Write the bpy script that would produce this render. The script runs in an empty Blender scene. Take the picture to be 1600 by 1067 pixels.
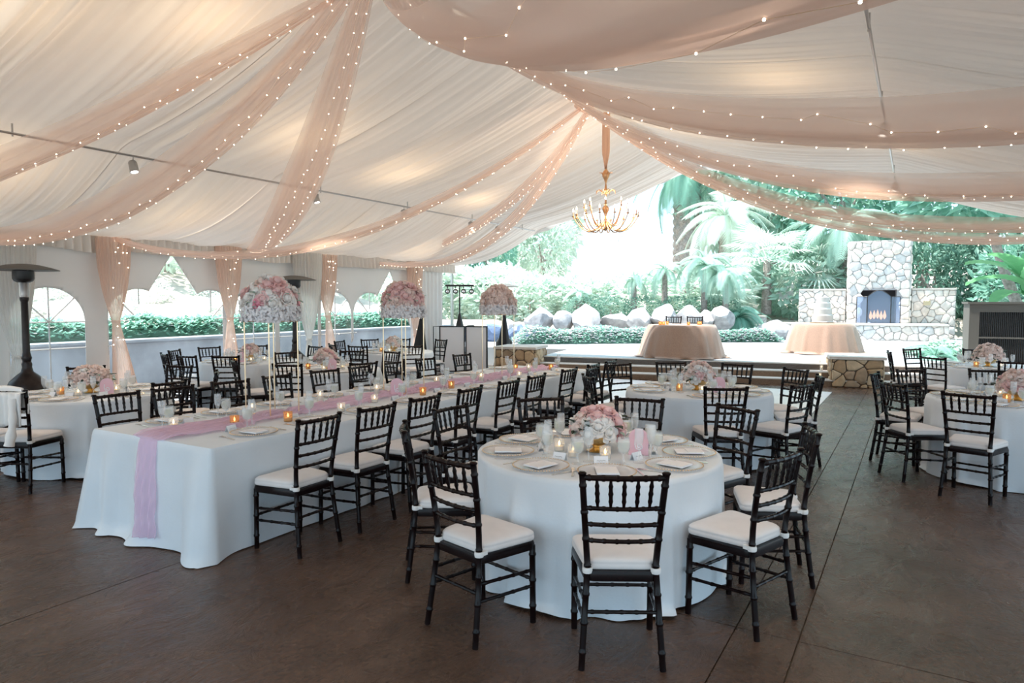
import bpy, bmesh, math, random
from math import sin, cos, pi, radians as R, sqrt, atan2
from mathutils import Vector, Matrix, Euler, noise

random.seed(7)
scene = bpy.context.scene
COL = scene.collection

# ------------------------------------------------------------ camera
cam_d = bpy.data.cameras.new('camera'); cam = bpy.data.objects.new('camera', cam_d); COL.objects.link(cam)
cam.location = (0, 0, 1.70); cam.rotation_euler = (R(90 - 3.3), 0, R(30.6))
cam_d.lens = 24.0; cam_d.sensor_width = 36.0; cam_d.clip_start = .05; cam_d.clip_end = 300
scene.camera = cam

# ------------------------------------------------------------ sky, sun, exposure
world = bpy.data.worlds.new('sky'); scene.world = world; world.use_nodes = True
wn = world.node_tree.nodes; wl = world.node_tree.links
wbg = wn['Background']; wbg.inputs['Color'].default_value = (.58, .82, 1.0, 1); wbg.inputs['Strength'].default_value = 1.9
sun_d = bpy.data.lights.new('sun', 'SUN'); sun = bpy.data.objects.new('sun', sun_d); COL.objects.link(sun)
sun_d.energy = 11.0; sun_d.angle = R(1.5); sun_d.color = (1, .97, .92)
sun.rotation_euler = Vector((.36, .12, -1.0)).to_track_quat('-Z', 'Y').to_euler()
vs = scene.view_settings
vs.view_transform = 'Standard'; vs.look = 'None'; vs.exposure = 0.28; vs.gamma = 1.0; vs.use_curve_mapping = False
scene.cycles.max_bounces = 8; scene.cycles.diffuse_bounces = 4; scene.cycles.glossy_bounces = 3
scene.cycles.transmission_bounces = 4; scene.cycles.transparent_max_bounces = 20
scene.cycles.sample_clamp_indirect = 6.0; scene.cycles.caustics_reflective = False; scene.cycles.caustics_refractive = False

# ------------------------------------------------------------ helpers
class MB:
    """collects shapes that become ONE mesh"""
    def __init__(s): s.v = []; s.f = []
    def add(s, vs, fs):
        o = len(s.v); s.v.extend([tuple(p) for p in vs]); s.f.extend([tuple(i + o for i in f) for f in fs]); return s
    def box(s, x0, x1, y0, y1, z0, z1, M=None):
        vs = [Vector((x, y, z)) for z in (z0, z1) for y in (y0, y1) for x in (x0, x1)]
        if M is not None: vs = [M @ p for p in vs]
        return s.add(vs, [(0, 2, 3, 1), (4, 5, 7, 6), (0, 1, 5, 4), (2, 6, 7, 3), (0, 4, 6, 2), (1, 3, 7, 5)])
    def tube(s, pts, rad, n=8, cap=True):
        pts = [Vector(p) for p in pts]
        if not hasattr(rad, '__len__'): rad = [rad] * len(pts)
        t0 = (pts[1] - pts[0]).normalized()
        a = Vector((0, 0, 1)) if abs(t0.z) < .9 else Vector((1, 0, 0))
        u = t0.cross(a).normalized(); vs = []
        for i, p in enumerate(pts):
            t = (pts[min(i + 1, len(pts) - 1)] - pts[max(i - 1, 0)])
            t = t.normalized() if t.length > 1e-9 else t0
            u = (u - t * u.dot(t)).normalized(); w = t.cross(u)
            for k in range(n):
                q = 2 * pi * k / n; vs.append(p + (u * cos(q) + w * sin(q)) * rad[i])
        fs = []
        for i in range(len(pts) - 1):
            for k in range(n):
                k2 = (k + 1) % n; fs.append((i * n + k, i * n + k2, (i + 1) * n + k2, (i + 1) * n + k))
        if cap: fs.append(tuple(range(n - 1, -1, -1))); fs.append(tuple((len(pts) - 1) * n + k for k in range(n)))
        return s.add(vs, fs)
    def lathe(s, prof, n=20, c=(0, 0, 0)):
        vs = []; fs = []
        for r, z in prof:
            for k in range(n):
                q = 2 * pi * k / n; vs.append((c[0] + r * cos(q), c[1] + r * sin(q), c[2] + z))
        for i in range(len(prof) - 1):
            for k in range(n):
                k2 = (k + 1) % n; fs.append((i * n + k, i * n + k2, (i + 1) * n + k2, (i + 1) * n + k))
        if prof[0][0] > 1e-6: fs.append(tuple(range(n - 1, -1, -1)))
        if prof[-1][0] > 1e-6: fs.append(tuple((len(prof) - 1) * n + k for k in range(n)))
        return s.add(vs, fs)
    def grid(s, fn, nu, nv, closeu=False):
        vs = [fn(i / nu, j / nv) for j in range(nv + 1) for i in range(nu if closeu else nu + 1)]
        w = nu if closeu else nu + 1; fs = []
        for j in range(nv):
            for i in range(nu):
                i2 = (i + 1) % w; fs.append((j * w + i, j * w + i2, (j + 1) * w + i2, (j + 1) * w + i))
        return s.add(vs, fs)
    def stack(s, outline, layers):
        n = len(outline); vs = []; fs = []
        for sc, z in layers: vs += [(x * sc, y * sc, z) for x, y in outline]
        for i in range(len(layers) - 1):
            for k in range(n):
                k2 = (k + 1) % n; fs.append((i * n + k, i * n + k2, (i + 1) * n + k2, (i + 1) * n + k))
        fs.append(tuple(range(n - 1, -1, -1))); fs.append(tuple((len(layers) - 1) * n + k for k in range(n)))
        return s.add(vs, fs)
    def prism(s, poly, z0, z1, M=None):
        n = len(poly); vs = [Vector((x, y, z0)) for x, y in poly] + [Vector((x, y, z1)) for x, y in poly]
        if M is not None: vs = [M @ p for p in vs]
        fs = [tuple(range(n - 1, -1, -1)), tuple(range(n, 2 * n))]
        fs += [(k, (k + 1) % n, n + (k + 1) % n, n + k) for k in range(n)]
        return s.add(vs, fs)
    def ball(s, c, r, n=6, m=4, sz=1.0):
        return s.lathe([(r * sin(pi * i / m) if 0 < i < m else 1e-7, -r * sz * cos(pi * i / m)) for i in range(m + 1)], n, c)
    def mesh(s, name, smooth=True):
        me = bpy.data.meshes.new(name); me.from_pydata(s.v, [], s.f); me.update()
        if smooth: me.polygons.foreach_set('use_smooth', [True] * len(me.polygons))
        return me

def sharp(me, ang=40):
    try: me.set_sharp_from_angle(angle=R(ang))
    except Exception: pass
    return me
def put(name, me, m=None, parent=None, loc=None, rot=None, scale=None):
    if isinstance(me, MB): me = sharp(me.mesh(name))
    if m is not None and not me.materials: me.materials.append(m)
    o = bpy.data.objects.new(name, me); COL.objects.link(o)
    if parent is not None: o.parent = parent
    if loc is not None: o.location = loc
    if rot is not None: o.rotation_euler = rot
    if scale is not None: o.scale = scale if hasattr(scale, '__len__') else (scale,) * 3
    return o
def tag(o, label, cat, group=None, kind=None):
    o['label'] = label; o['category'] = cat
    if group: o['group'] = group
    if kind: o['kind'] = kind
    return o
def thing(name, label, cat, loc=(0, 0, 0), rz=0, group=None):
    o = bpy.data.objects.new(name, None); COL.objects.link(o); o.empty_display_size = .1
    o.location = loc; o.rotation_euler = (0, 0, rz); tag(o, label, cat, group); return o
def struct(o): o['kind'] = 'structure'; return o
def dup(root, loc=None, rz=0, label=None, group=None):
    r = root.copy(); COL.objects.link(r)
    if loc is not None: r.location = loc; r.rotation_euler = (0, 0, rz)
    if label: r['label'] = label
    if group: r['group'] = group
    for ch in list(root.children):
        c = ch.copy(); COL.objects.link(c); c.parent = r
        for g in list(ch.children):
            d = g.copy(); COL.objects.link(d); d.parent = c
    return r
def rnd(a, b): return random.uniform(a, b)
def lerp(a, b, t): return a + (b - a) * t
def smooth(t): t = max(0., min(1., t)); return t * t * (3 - 2 * t)

# ------------------------------------------------------------ materials
MATS = {}
def mat(name, col, rough=.6, metal=0., var=0., vscale=8., bump=0., bscale=40., coat=0., sheen=0., spec=.5, trans=0., col2=None, detail=4.):
    """principled material whose colour and relief come from noise nodes"""
    m = bpy.data.materials.new(name); m.use_nodes = True; nt = m.node_tree; b = nt.nodes['Principled BSDF']
    b.inputs['Base Color'].default_value = (*col, 1); b.inputs['Roughness'].default_value = rough; b.inputs['Metallic'].default_value = metal
    b.inputs['Coat Weight'].default_value = coat; b.inputs['Sheen Weight'].default_value = sheen; b.inputs['Specular IOR Level'].default_value = spec
    tc = nt.nodes.new('ShaderNodeTexCoord')
    if var > 0 or col2:
        n = nt.nodes.new('ShaderNodeTexNoise'); n.inputs['Scale'].default_value = vscale; n.inputs['Detail'].default_value = detail
        r = nt.nodes.new('ShaderNodeValToRGB'); nt.links.new(tc.outputs['Object'], n.inputs['Vector'])
        c2 = col2 or tuple(min(1, c * (1 + var)) for c in col); c1 = col if col2 else tuple(c * (1 - var) for c in col)
        r.color_ramp.elements[0].position = .32; r.color_ramp.elements[1].position = .68
        r.color_ramp.elements[0].color = (*c1, 1); r.color_ramp.elements[1].color = (*c2, 1)
        nt.links.new(n.outputs['Fac'], r.inputs['Fac']); nt.links.new(r.outputs['Color'], b.inputs['Base Color'])
    if bump > 0:
        n = nt.nodes.new('ShaderNodeTexNoise'); n.inputs['Scale'].default_value = bscale; n.inputs['Detail'].default_value = 3
        bp = nt.nodes.new('ShaderNodeBump'); bp.inputs['Strength'].default_value = bump; bp.inputs['Distance'].default_value = .01
        nt.links.new(tc.outputs['Object'], n.inputs['Vector']); nt.links.new(n.outputs['Fac'], bp.inputs['Height']); nt.links.new(bp.outputs['Normal'], b.inputs['Normal'])
    if trans > 0:
        out = nt.nodes['Material Output']; tl = nt.nodes.new('ShaderNodeBsdfTranslucent'); tl.inputs['Color'].default_value = (*(col2 or col), 1)
        mx = nt.nodes.new('ShaderNodeMixShader'); mx.inputs[0].default_value = trans
        nt.links.new(b.outputs[0], mx.inputs[1]); nt.links.new(tl.outputs[0], mx.inputs[2]); nt.links.new(mx.outputs[0], out.inputs['Surface'])
    MATS[name] = m; return m
def sheer(name, col, alpha, tl=.5, streak=0.):
    m = bpy.data.materials.new(name); m.use_nodes = True; nt = m.node_tree; nt.nodes.clear(); L = nt.links.new
    out = nt.nodes.new('ShaderNodeOutputMaterial'); d = nt.nodes.new('ShaderNodeBsdfDiffuse'); t = nt.nodes.new('ShaderNodeBsdfTranslucent'); tr = nt.nodes.new('ShaderNodeBsdfTransparent')
    a = nt.nodes.new('ShaderNodeMixShader'); b = nt.nodes.new('ShaderNodeMixShader')
    d.inputs['Color'].default_value = (*col, 1); t.inputs['Color'].default_value = (*col, 1); a.inputs[0].default_value = tl; b.inputs[0].default_value = alpha
    L(d.outputs[0], a.inputs[1]); L(t.outputs[0], a.inputs[2]); L(tr.outputs[0], b.inputs[1]); L(a.outputs[0], b.inputs[2]); L(b.outputs[0], out.inputs['Surface'])
    # gauze: edge-on layers look denser
    lw = nt.nodes.new('ShaderNodeLayerWeight'); lw.inputs['Blend'].default_value = .35
    mr = nt.nodes.new('ShaderNodeMapRange'); mr.inputs['To Min'].default_value = alpha; mr.inputs['To Max'].default_value = min(1, alpha + .35)
    L(lw.outputs['Facing'], mr.inputs['Value']); L(mr.outputs['Result'], b.inputs[0])
    MATS[name] = m; return m
def glassy(name, col=(1, 1, 1), body=.08, rough=.02, bodycol=(.9, .93, .95)):
    """thin glass: see-through with mirror-like glints at grazing angles"""
    m = bpy.data.materials.new(name); m.use_nodes = True; nt = m.node_tree; nt.nodes.clear(); L = nt.links.new
    out = nt.nodes.new('ShaderNodeOutputMaterial'); tr = nt.nodes.new('ShaderNodeBsdfTransparent'); tr.inputs['Color'].default_value = (*col, 1)
    gl = nt.nodes.new('ShaderNodeBsdfGlossy'); gl.inputs['Roughness'].default_value = rough
    df = nt.nodes.new('ShaderNodeBsdfDiffuse'); df.inputs['Color'].default_value = (*bodycol, 1)
    fr = nt.nodes.new('ShaderNodeLayerWeight'); fr.inputs['Blend'].default_value = .12
    a = nt.nodes.new('ShaderNodeMixShader'); a.inputs[0].default_value = body; b = nt.nodes.new('ShaderNodeMixShader')
    pw = nt.nodes.new('ShaderNodeMath'); pw.operation = 'MULTIPLY'; pw.inputs[1].default_value = .45
    L(tr.outputs[0], a.inputs[1]); L(df.outputs[0], a.inputs[2]); L(fr.outputs['Fresnel' if 0 else 'Facing'], pw.inputs[0]); L(pw.outputs[0], b.inputs[0]); L(a.outputs[0], b.inputs[1]); L(gl.outputs[0], b.inputs[2]); L(b.outputs[0], out.inputs['Surface'])
    MATS[name] = m; return m
def glow(name, col, s, sample=False):
    m = bpy.data.materials.new(name); m.use_nodes = True; nt = m.node_tree; nt.nodes.clear()
    out = nt.nodes.new('ShaderNodeOutputMaterial'); e = nt.nodes.new('ShaderNodeEmission'); e.inputs['Color'].default_value = (*col, 1); e.inputs['Strength'].default_value = s
    nt.links.new(e.outputs[0], out.inputs['Surface'])
    if not sample: m.cycles.emission_sampling = 'NONE'
    MATS[name] = m; return m

CLOTH = mat('white_table_linen', (.76, .81, .86), .85, var=.03, vscale=3, bump=.12, bscale=60, sheen=.2)
ROSECLOTH = mat('champagne_sequin_linen', (.31, .185, .125), .6, var=.14, vscale=60, bump=.5, bscale=180, sheen=.4)
RUNNER = sheer('pink_gauze', (.95, .74, .88), .40, .4)
LINER = mat('ivory_ceiling_liner', (.82, .77, .72), .9, var=.02, vscale=2, trans=.038)
VINYL = mat('white_tent_vinyl', (.84, .83, .82), .6, var=.02, vscale=2, bump=.1, bscale=6, trans=.12)
WHITECURTAIN = sheer('white_sheer', (.90, .88, .85), .72, .45)
BLUSH = sheer('blush_sheer', (.985, .79, .70), .34, .55)
BLUSHCOL = sheer('blush_column_sheer', (.98, .80, .70), .58, .55)
RIBBON = mat('peach_satin_ribbon', (.82, .52, .36), .5, sheen=.3)
WOOD = mat('dark_mahogany_lacquer', (.0075, .0028, .0028), .22, var=.3, vscale=20, coat=.0, spec=.20)
CUSHION = mat('ivory_cushion_fabric', (.82, .77, .75), .85, var=.03, vscale=10, bump=.1, bscale=200, sheen=.2)
TIE = mat('white_cushion_tie', (.86, .84, .82), .8)
GOLD = mat('brushed_gold', (.83, .56, .24), .28, 1.0, var=.1, vscale=30, bump=.15, bscale=60)
CHGOLD = mat('chandelier_gold', (.66, .38, .20), .3, 1.0)
BRASS = mat('pale_gold_metal', (.80, .62, .42), .3, 1.0)
SILVER = mat('polished_silver', (.72, .71, .70), .2, 1.0)
ICING = mat('ivory_icing', (.50, .49, .46), .7)
CARD = mat('white_card', (.88, .88, .90), .8)
PINKACRYL = mat('pink_acrylic', (.88, .55, .62), .25, coat=.3)
GLASS = glassy('clear_glass', body=.19, bodycol=(.95, .97, .98))
PLATE = glassy('clear_plate_glass', (.99, .99, 1), .40, .05, (.92, .91, .92))
WATER = glassy('iced_water', (.98, .99, .97), .28, .03, (.96, .97, .92))
LEMON = mat('lemon_slice', (.90, .88, .55), .5, trans=.3)
AMBER = glassy('amber_glass', (1., .82, .60), .22, .05, (.92, .66, .40))
VINYLPANE = glassy('clear_vinyl_pane', (.95, .98, 1.), .10, .08, (.86, .92, .95))
WAX = mat('candle_wax', (.92, .86, .74), .5, trans=.3)
FLAME = glow('candle_flame', (1., .62, .25), 9)
HEARTHFLAME = glow('hearth_flame', (1., .42, .16), 2.2)
BULB = glow('fairy_bulb', (1., .80, .60), 8)
CHBULB = glow('chandelier_bulb', (1., .80, .58), 9)
LENS = glow('lamp_lens', (1., .90, .78), 10)
BLACK = mat('black_metal', (.012, .012, .013), .4)
BLACKCLOTH = mat('black_scrim', (.014, .013, .014), .8, bump=.1, bscale=80)
BRONZE = mat('dark_bronze', (.030, .022, .020), .35, .6, var=.2, vscale=20)
STEEL = mat('brushed_steel', (.45, .44, .43), .3, 1.)
TAUPE = mat('taupe_metal', (.105, .098, .086), .6)
PANELW = mat('white_spandex_panel', (.80, .79, .80), .7)
ROSEW = mat('ivory_rose', (.95, .93, .91), .7, var=.03, vscale=30, trans=.3)
ROSEP = mat('pink_rose', (.93, .66, .66), .7, var=.06, vscale=30, trans=.35)
ROSEB = mat('blush_rose', (.95, .80, .75), .7, var=.05, vscale=30, trans=.35)
ROSEH = mat('rose_pink_bloom', (.86, .36, .46), .7, var=.08, vscale=30, trans=.2)
HYDR = mat('white_hydrangea', (.88, .87, .89), .8, var=.06, vscale=40, trans=.2)
LEAFD = mat('dark_green_leaf', (.03, .06, .035), .5, var=.3, vscale=20)
STONE = [mat('tan_sandstone_%s' % n, c, .85, var=.16, vscale=9, bump=.5, bscale=25) for n, c in (('a', (.42, .29, .17)), ('b', (.50, .36, .22)), ('c', (.37, .27, .18)), ('d', (.55, .43, .29)))]
PALESTONE = [mat('pale_limestone_%s' % n, c, .85, var=.14, vscale=8, bump=.5, bscale=20) for n, c in (('a', (.66, .61, .57)), ('b', (.74, .68, .63)), ('c', (.58, .56, .55)), ('d', (.68, .60, .54)))]
MORTAR = mat('dark_mortar', (.13, .10, .075), .95, bump=.5, bscale=60)
PALEMORTAR = mat('grey_mortar', (.42, .41, .41), .95, bump=.5, bscale=60)
CAPSTONE = mat('pale_cap_slab', (.60, .55, .50), .8, var=.08, vscale=6)
STAGE = mat('pale_stage_concrete', (.36, .38, .40), .45, var=.06, vscale=2, bump=.08, bscale=30)
RISER = mat('brown_aggregate', (.20, .13, .085), .8, var=.35, vscale=90, bump=.4, bscale=120)
NOSING = mat('pale_nosing', (.62, .58, .54), .7)
DANCE = mat('white_dance_floor_vinyl', (.78, .76, .76), .35, var=.03, vscale=2)
BOULDER = mat('grey_boulder', (.36, .35, .36), .9, var=.25, vscale=2.5, bump=.7, bscale=8)
BLUEROCK = mat('wet_blue_rock', (.12, .16, .26), .35, var=.3, vscale=3, bump=.6, bscale=8)
CONC = mat('weathered_concrete', (.30, .32, .35), .85, var=.22, vscale=1.6, bump=.3, bscale=12, detail=8)
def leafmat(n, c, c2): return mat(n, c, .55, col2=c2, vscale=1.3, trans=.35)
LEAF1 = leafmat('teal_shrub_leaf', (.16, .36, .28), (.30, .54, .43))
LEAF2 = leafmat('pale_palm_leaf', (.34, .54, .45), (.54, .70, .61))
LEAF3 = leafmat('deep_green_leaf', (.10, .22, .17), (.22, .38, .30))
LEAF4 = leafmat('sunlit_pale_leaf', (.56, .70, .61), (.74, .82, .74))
BANANA = leafmat('banana_leaf', (.10, .32, .14), (.20, .48, .22))
TRUNK = mat('grey_brown_bark', (.33, .28, .26), .9, var=.3, vscale=14, bump=.8, bscale=30)
PETAL = mat('pale_bed_blossom', (.82, .76, .82), .7, trans=.2)
FIREGLASS = glassy('firescreen_mesh', (.75, .82, .95), .16, .3, (.55, .65, .80))
SOOT = mat('sooty_firebox', (.03, .028, .03), .9)
# ============================================================ floor
def floor_material():
    m = bpy.data.materials.new('stamped_brown_concrete'); m.use_nodes = True; nt = m.node_tree; L = nt.links.new; b = nt.nodes['Principled BSDF']
    tc = nt.nodes.new('ShaderNodeTexCoord')
    n1 = nt.nodes.new('ShaderNodeTexNoise'); n1.inputs['Scale'].default_value = 1.1; n1.inputs['Detail'].default_value = 9; n1.inputs['Roughness'].default_value = .65
    n2 = nt.nodes.new('ShaderNodeTexNoise'); n2.inputs['Scale'].default_value = 5.5; n2.inputs['Detail'].default_value = 7; n2.inputs['Roughness'].default_value = .62; n2.inputs['Distortion'].default_value = .6
    mp = nt.nodes.new('ShaderNodeMapping'); mp.inputs['Scale'].default_value = (1, .55, 1); mp.inputs['Rotation'].default_value = (0, 0, .5)
    r = nt.nodes.new('ShaderNodeValToRGB'); r.color_ramp.elements[0].position = .3; r.color_ramp.elements[1].position = .75
    r.color_ramp.elements[0].color = (.050, .028, .019, 1); r.color_ramp.elements[1].color = (.165, .095, .064, 1)
    rr = nt.nodes.new('ShaderNodeMapRange'); rr.inputs['To Min'].default_value = .16; rr.inputs['To Max'].default_value = .38
    bp = nt.nodes.new('ShaderNodeBump'); bp.inputs['Strength'].default_value = .9; bp.inputs['Distance'].default_value = .03
    L(tc.outputs['Object'], n1.inputs['Vector']); L(tc.outputs['Object'], mp.inputs['Vector']); L(mp.outputs[0], n2.inputs['Vector'])
    L(n1.outputs['Fac'], r.inputs['Fac']); L(r.outputs['Color'], b.inputs['Base Color']); L(n2.outputs['Fac'], rr.inputs['Value']); L(rr.outputs[0], b.inputs['Roughness'])
    n3 = nt.nodes.new('ShaderNodeTexNoise'); n3.inputs['Scale'].default_value = 38; n3.inputs['Detail'].default_value = 5; n3.inputs['Roughness'].default_value = .7
    ad = nt.nodes.new('ShaderNodeMath'); ad.operation = 'MULTIPLY_ADD'; ad.inputs[1].default_value = .16; L(tc.outputs['Object'], n3.inputs['Vector']); L(n3.outputs['Fac'], ad.inputs[0]); L(n2.outputs['Fac'], ad.inputs[2])
    mxc = nt.nodes.new('ShaderNodeMath'); mxc.operation = 'MULTIPLY_ADD'; mxc.inputs[1].default_value = .8; L(n3.outputs['Fac'], mxc.inputs[0]); sb = nt.nodes.new('ShaderNodeMath'); sb.operation = 'SUBTRACT'; sb.inputs[1].default_value = .40; L(n1.outputs['Fac'], sb.inputs[0]); L(sb.outputs[0], mxc.inputs[2]); L(mxc.outputs[0], r.inputs['Fac'])
    L(ad.outputs[0], bp.inputs['Height']); L(bp.outputs['Normal'], b.inputs['Normal'])
    return m
FLOORM = floor_material()
SOIL = mat('dry_pale_soil', (.40, .36, .31), .95, var=.2, vscale=1.5, bump=.4, bscale=10)
fl = struct(put('floor', MB().box(-10.9, 7, -5, 15.6, -.20, -.012), MORTAR))
cx = [-10.9, -7.4, -4.1, -.763, -.46, 2.6, 7]; cy = [-5, -.6, 3.6, 8.4, 12.6, 15.6]
for i in range(len(cx) - 1):
    for j in range(len(cy) - 1):
        put('slab', MB().box(cx[i] + .004, cx[i + 1] - .004, cy[j] + .004, cy[j + 1] - .004, -.02, 0), FLOORM, fl)
gr = struct(put('ground', MB().box(-70, 70, -40, 90, -.35, -.21), SOIL))
df = tag(put('dance_floor', MB().box(-6.1, -1.32, 9.4, 14.05, .0, .012), DANCE), 'flat white dance floor laid before the stage steps', 'dance floor')

# ============================================================ stage with three steps
SP = Vector((-5.89, 14.17, 0)); SA = R(10.85); SM = Matrix.Translation(SP) @ Matrix.Rotation(SA, 4, 'Z')
def sxy(e, n, z=0): return SM @ Vector((e, n, z))
stage = put('floor_stage', MB().box(-1.75, 14, .66, 15.5, -.2, .405, SM).box(-6.5, -1.75, 3.2, 15.5, -.2, .40, SM), STAGE); struct(stage)
for i in range(3):
    z0, z1 = .135 * i, .135 * (i + 1); n0 = .33 * i
    st = put('step', MB().box(-1.7, 10, n0, .70 if i < 2 else .68, z0, z1 - .022, SM), RISER, stage)
    put('nosing', MB().box(-1.7, 10, n0 - .015, (n0 + .34) if i < 2 else .70, z1 - .022, z1 + (.0015 if i == 2 else 0), SM), NOSING, st)

# irregular stones cut as voronoi cells
def cells(w, h, s, jit=.42):
    nx = max(1, round(w / s)); ny = max(1, round(h / (s * .8))); seeds = []
    for j in range(-1, ny + 1):
        for i in range(-1, nx + 1):
            seeds.append(((i + .5 + (j % 2) * .35 + rnd(-jit, jit)) * w / nx, (j + .5 + rnd(-jit, jit)) * h / ny))
    out = []
    for k, (sx, sy) in enumerate(seeds):
        poly = [(0, 0), (w, 0), (w, h), (0, h)]
        for q, (tx, ty) in enumerate(seeds):
            if q == k or (tx - sx) ** 2 + (ty - sy) ** 2 > (4 * s) ** 2: continue
            mx, my = (sx + tx) / 2, (sy + ty) / 2; dx, dy = tx - sx, ty - sy; new = []
            for a in range(len(poly)):
                p, r_ = poly[a], poly[(a + 1) % len(poly)]
                fp = (p[0] - mx) * dx + (p[1] - my) * dy; fr = (r_[0] - mx) * dx + (r_[1] - my) * dy
                if fp <= 0: new.append(p)
                if (fp < 0 < fr) or (fr < 0 < fp):
                    t = fp / (fp - fr); new.append((lerp(p[0], r_[0], t), lerp(p[1], r_[1], t)))
            poly = new
            if len(poly) < 3: break
        if len(poly) >= 3:
            ax = sum(p[0] for p in poly) / len(poly); ay = sum(p[1] for p in poly) / len(poly)
            if max(abs(p[0] - ax) + abs(p[1] - ay) for p in poly) > s * .3: out.append((ax, ay, poly))
    return out
def stones(parent, M, w, h, s, depth, mats, gap=.012, skip=None, name='stone'):
    for ax, ay, poly in cells(w, h, s):
        if skip and skip(ax, ay): continue
        rad = sum(sqrt((p[0] - ax) ** 2 + (p[1] - ay) ** 2) for p in poly) / len(poly)
        k = max(.5, 1 - gap / rad); d = depth * rnd(.7, 1.25); n = len(poly)
        # chamfered, softened outline (corners cut)
        pts = []
        for a in range(n):
            p = poly[a]; q = poly[(a + 1) % n]; o_ = poly[a - 1]
            pts.append((lerp(p[0], o_[0], .14), lerp(p[1], o_[1], .14))); pts.append((lerp(p[0], q[0], .14), lerp(p[1], q[1], .14)))
        n = len(pts); vs = []
        for sc, z in ((k, -.02), (k, d * .55), (k * .86, d * .9), (k * .5, d)):
            vs += [M @ Vector((ax + (p[0] - ax) * sc, ay + (p[1] - ay) * sc, z + rnd(-.004, .004))) for p in pts]
        fs = [(i * n + a, i * n + (a + 1) % n, (i + 1) * n + (a + 1) % n, (i + 1) * n + a) for i in range(3) for a in range(n)] + [tuple(3 * n + a for a in range(n))]
        put(name, sharp(MB().add(vs, fs).mesh(name), 50), random.choice(mats), parent)
def faceM(o, u, v): # frame with x=u, y=v, z=outward
    u = Vector(u).normalized(); v = Vector(v).normalized(); w = u.cross(v); M = Matrix((u, v, w)).transposed().to_4x4(); M.translation = Vector(o); return M
def pillar(e, label, w, d, h, n0=.05):
    p = thing('stone_pillar', label, 'pillar', sxy(e, n0, 0), SA, 'low stone pillars flanking the stage steps')
    put('core', MB().box(0, w, 0, d, 0, h), MORTAR, p)
    for o, u, L_ in (((0, 0, 0), (1, 0, 0), w), ((w, 0, 0), (0, 1, 0), d), ((0, d, 0), (0, -1, 0), d), ((w, d, 0), (-1, 0, 0), w)):
        stones(p, faceM(o, u, (0, 0, 1)), L_, h, .27, .035, STONE)
    ov = .05
    put('cap_slab', MB().prism([(-ov, -ov), (w + ov, -ov), (w + ov, d + ov), (-ov, d + ov)], h, h + .055), CAPSTONE, p)
pillar(4.55, 'low tan fieldstone pillar at the stage steps beside the cake table', .92, 1.0, .56, .0)
pillar(-2.68, 'low tan fieldstone pillar by the black-framed booth panels', .95, .9, .60, .0)

# ============================================================ tent roof liner
RX, RZ = -4.2, 4.72; LX, LZ = -10.76, 2.70; EX, EZ = 4.3, 2.85
def foldn(y, seed=0.):
    yy = y + .10 * sin(1.7 * y + seed) + .05 * sin(5.1 * y + 2 * seed)
    a = .35 + .65 * abs(noise.noise((yy * .9, seed, 0)) * 1.6)
    return a * (.070 * abs(sin(pi * yy / .31)) + .022 * sin(2 * pi * yy / .117) + .006 * sin(2 * pi * yy / .061 + 1)) + .09 * noise.noise((yy * 1.7, 3.1 + seed, 0))
def liner_pt(side, y, s, y0, y1):
    if side < 0: x = lerp(RX, LX, s); z = lerp(RZ, LZ, s); sp = .58
    else: x = lerp(RX, EX, s); z = lerp(RZ, EZ, s); sp = .45
    sag = .13 * sin(pi * s / sp) if s < sp else .20 * sin(pi * (s - sp) / (1 - sp))
    env = .35 + .65 * (sin(pi * s / sp) if s < sp else sin(pi * (s - sp) / (1 - sp)))
    t = (y - y0) / (y1 - y0)
    yw = y + .05 * sin(5 * s + y) * (1 - abs(2 * t - 1)) + .006 * (2 * t - 1)
    return (x, yw, z - sag * (1 + .12 * noise.noise((y * .5, side, s))) - 1.35 * env * foldn(y + .12 * s * sin(y * 1.3), side))
roof = bpy.data.objects.new('ceiling', None); COL.objects.link(roof); struct(roof)
ycut = [-4.2, -2.0, .3, 2.5, 4.65, 6.9, 9.2, 11.4, 13.2, 15.0]
for side in (-1, 1):
    for k in range(len(ycut) - 1):
        y0, y1 = ycut[k], ycut[k + 1]; nu = int((y1 - y0) / .024); nv = 34
        mb = MB().grid(lambda u, v: liner_pt(side, lerp(y0, y1, u), v, y0, y1), nu, nv)
        put('liner_panel', mb.mesh('liner_panel'), LINER, roof)
put('ridge_cap', MB().grid(lambda u, v: (RX + (v - .5) * .36, lerp(-4.25, 15.02, u), RZ + .02 - .16 * abs(v - .5) - .012 * abs(sin(40 * pi * u * 3))), 400, 6).mesh('ridge_cap'), LINER, roof)
# rake and eave trims of the roof
mb = MB()
for (xa, za), (xb, zb) in (((RX, RZ), (LX, LZ)), ((RX, RZ), (EX, EZ))):
    d = Vector((xb - xa, 0, zb - za)); n = 24
    for yy in (15.0, -4.2):
        mb.grid(lambda u, v: (xa + d.x * u, yy + .012 + .01 * sin(40 * u), za + d.z * u + .06 - .20 * v + (.03 * abs(sin(9 * pi * u)) if v > .5 else 0)), 90, 2)
struct(put('trim_1', mb, VINYL))
fr = put('trim_2', MB().tube([(LX, 15.05, LZ + .04), (RX, 15.05, RZ + .05), (EX, 15.05, EZ + .04)], .035), STEEL); struct(fr)
fr = put('trim_3', MB().tube([(LX - .02, -4.2, LZ + .06), (LX - .02, 15.05, LZ + .06)], .035), STEEL); struct(fr)
fr = put('trim_4', MB().tube([(EX + .02, -4.2, EZ + .06), (EX + .02, 15.05, EZ + .06)], .035), STEEL); struct(fr)
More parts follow.
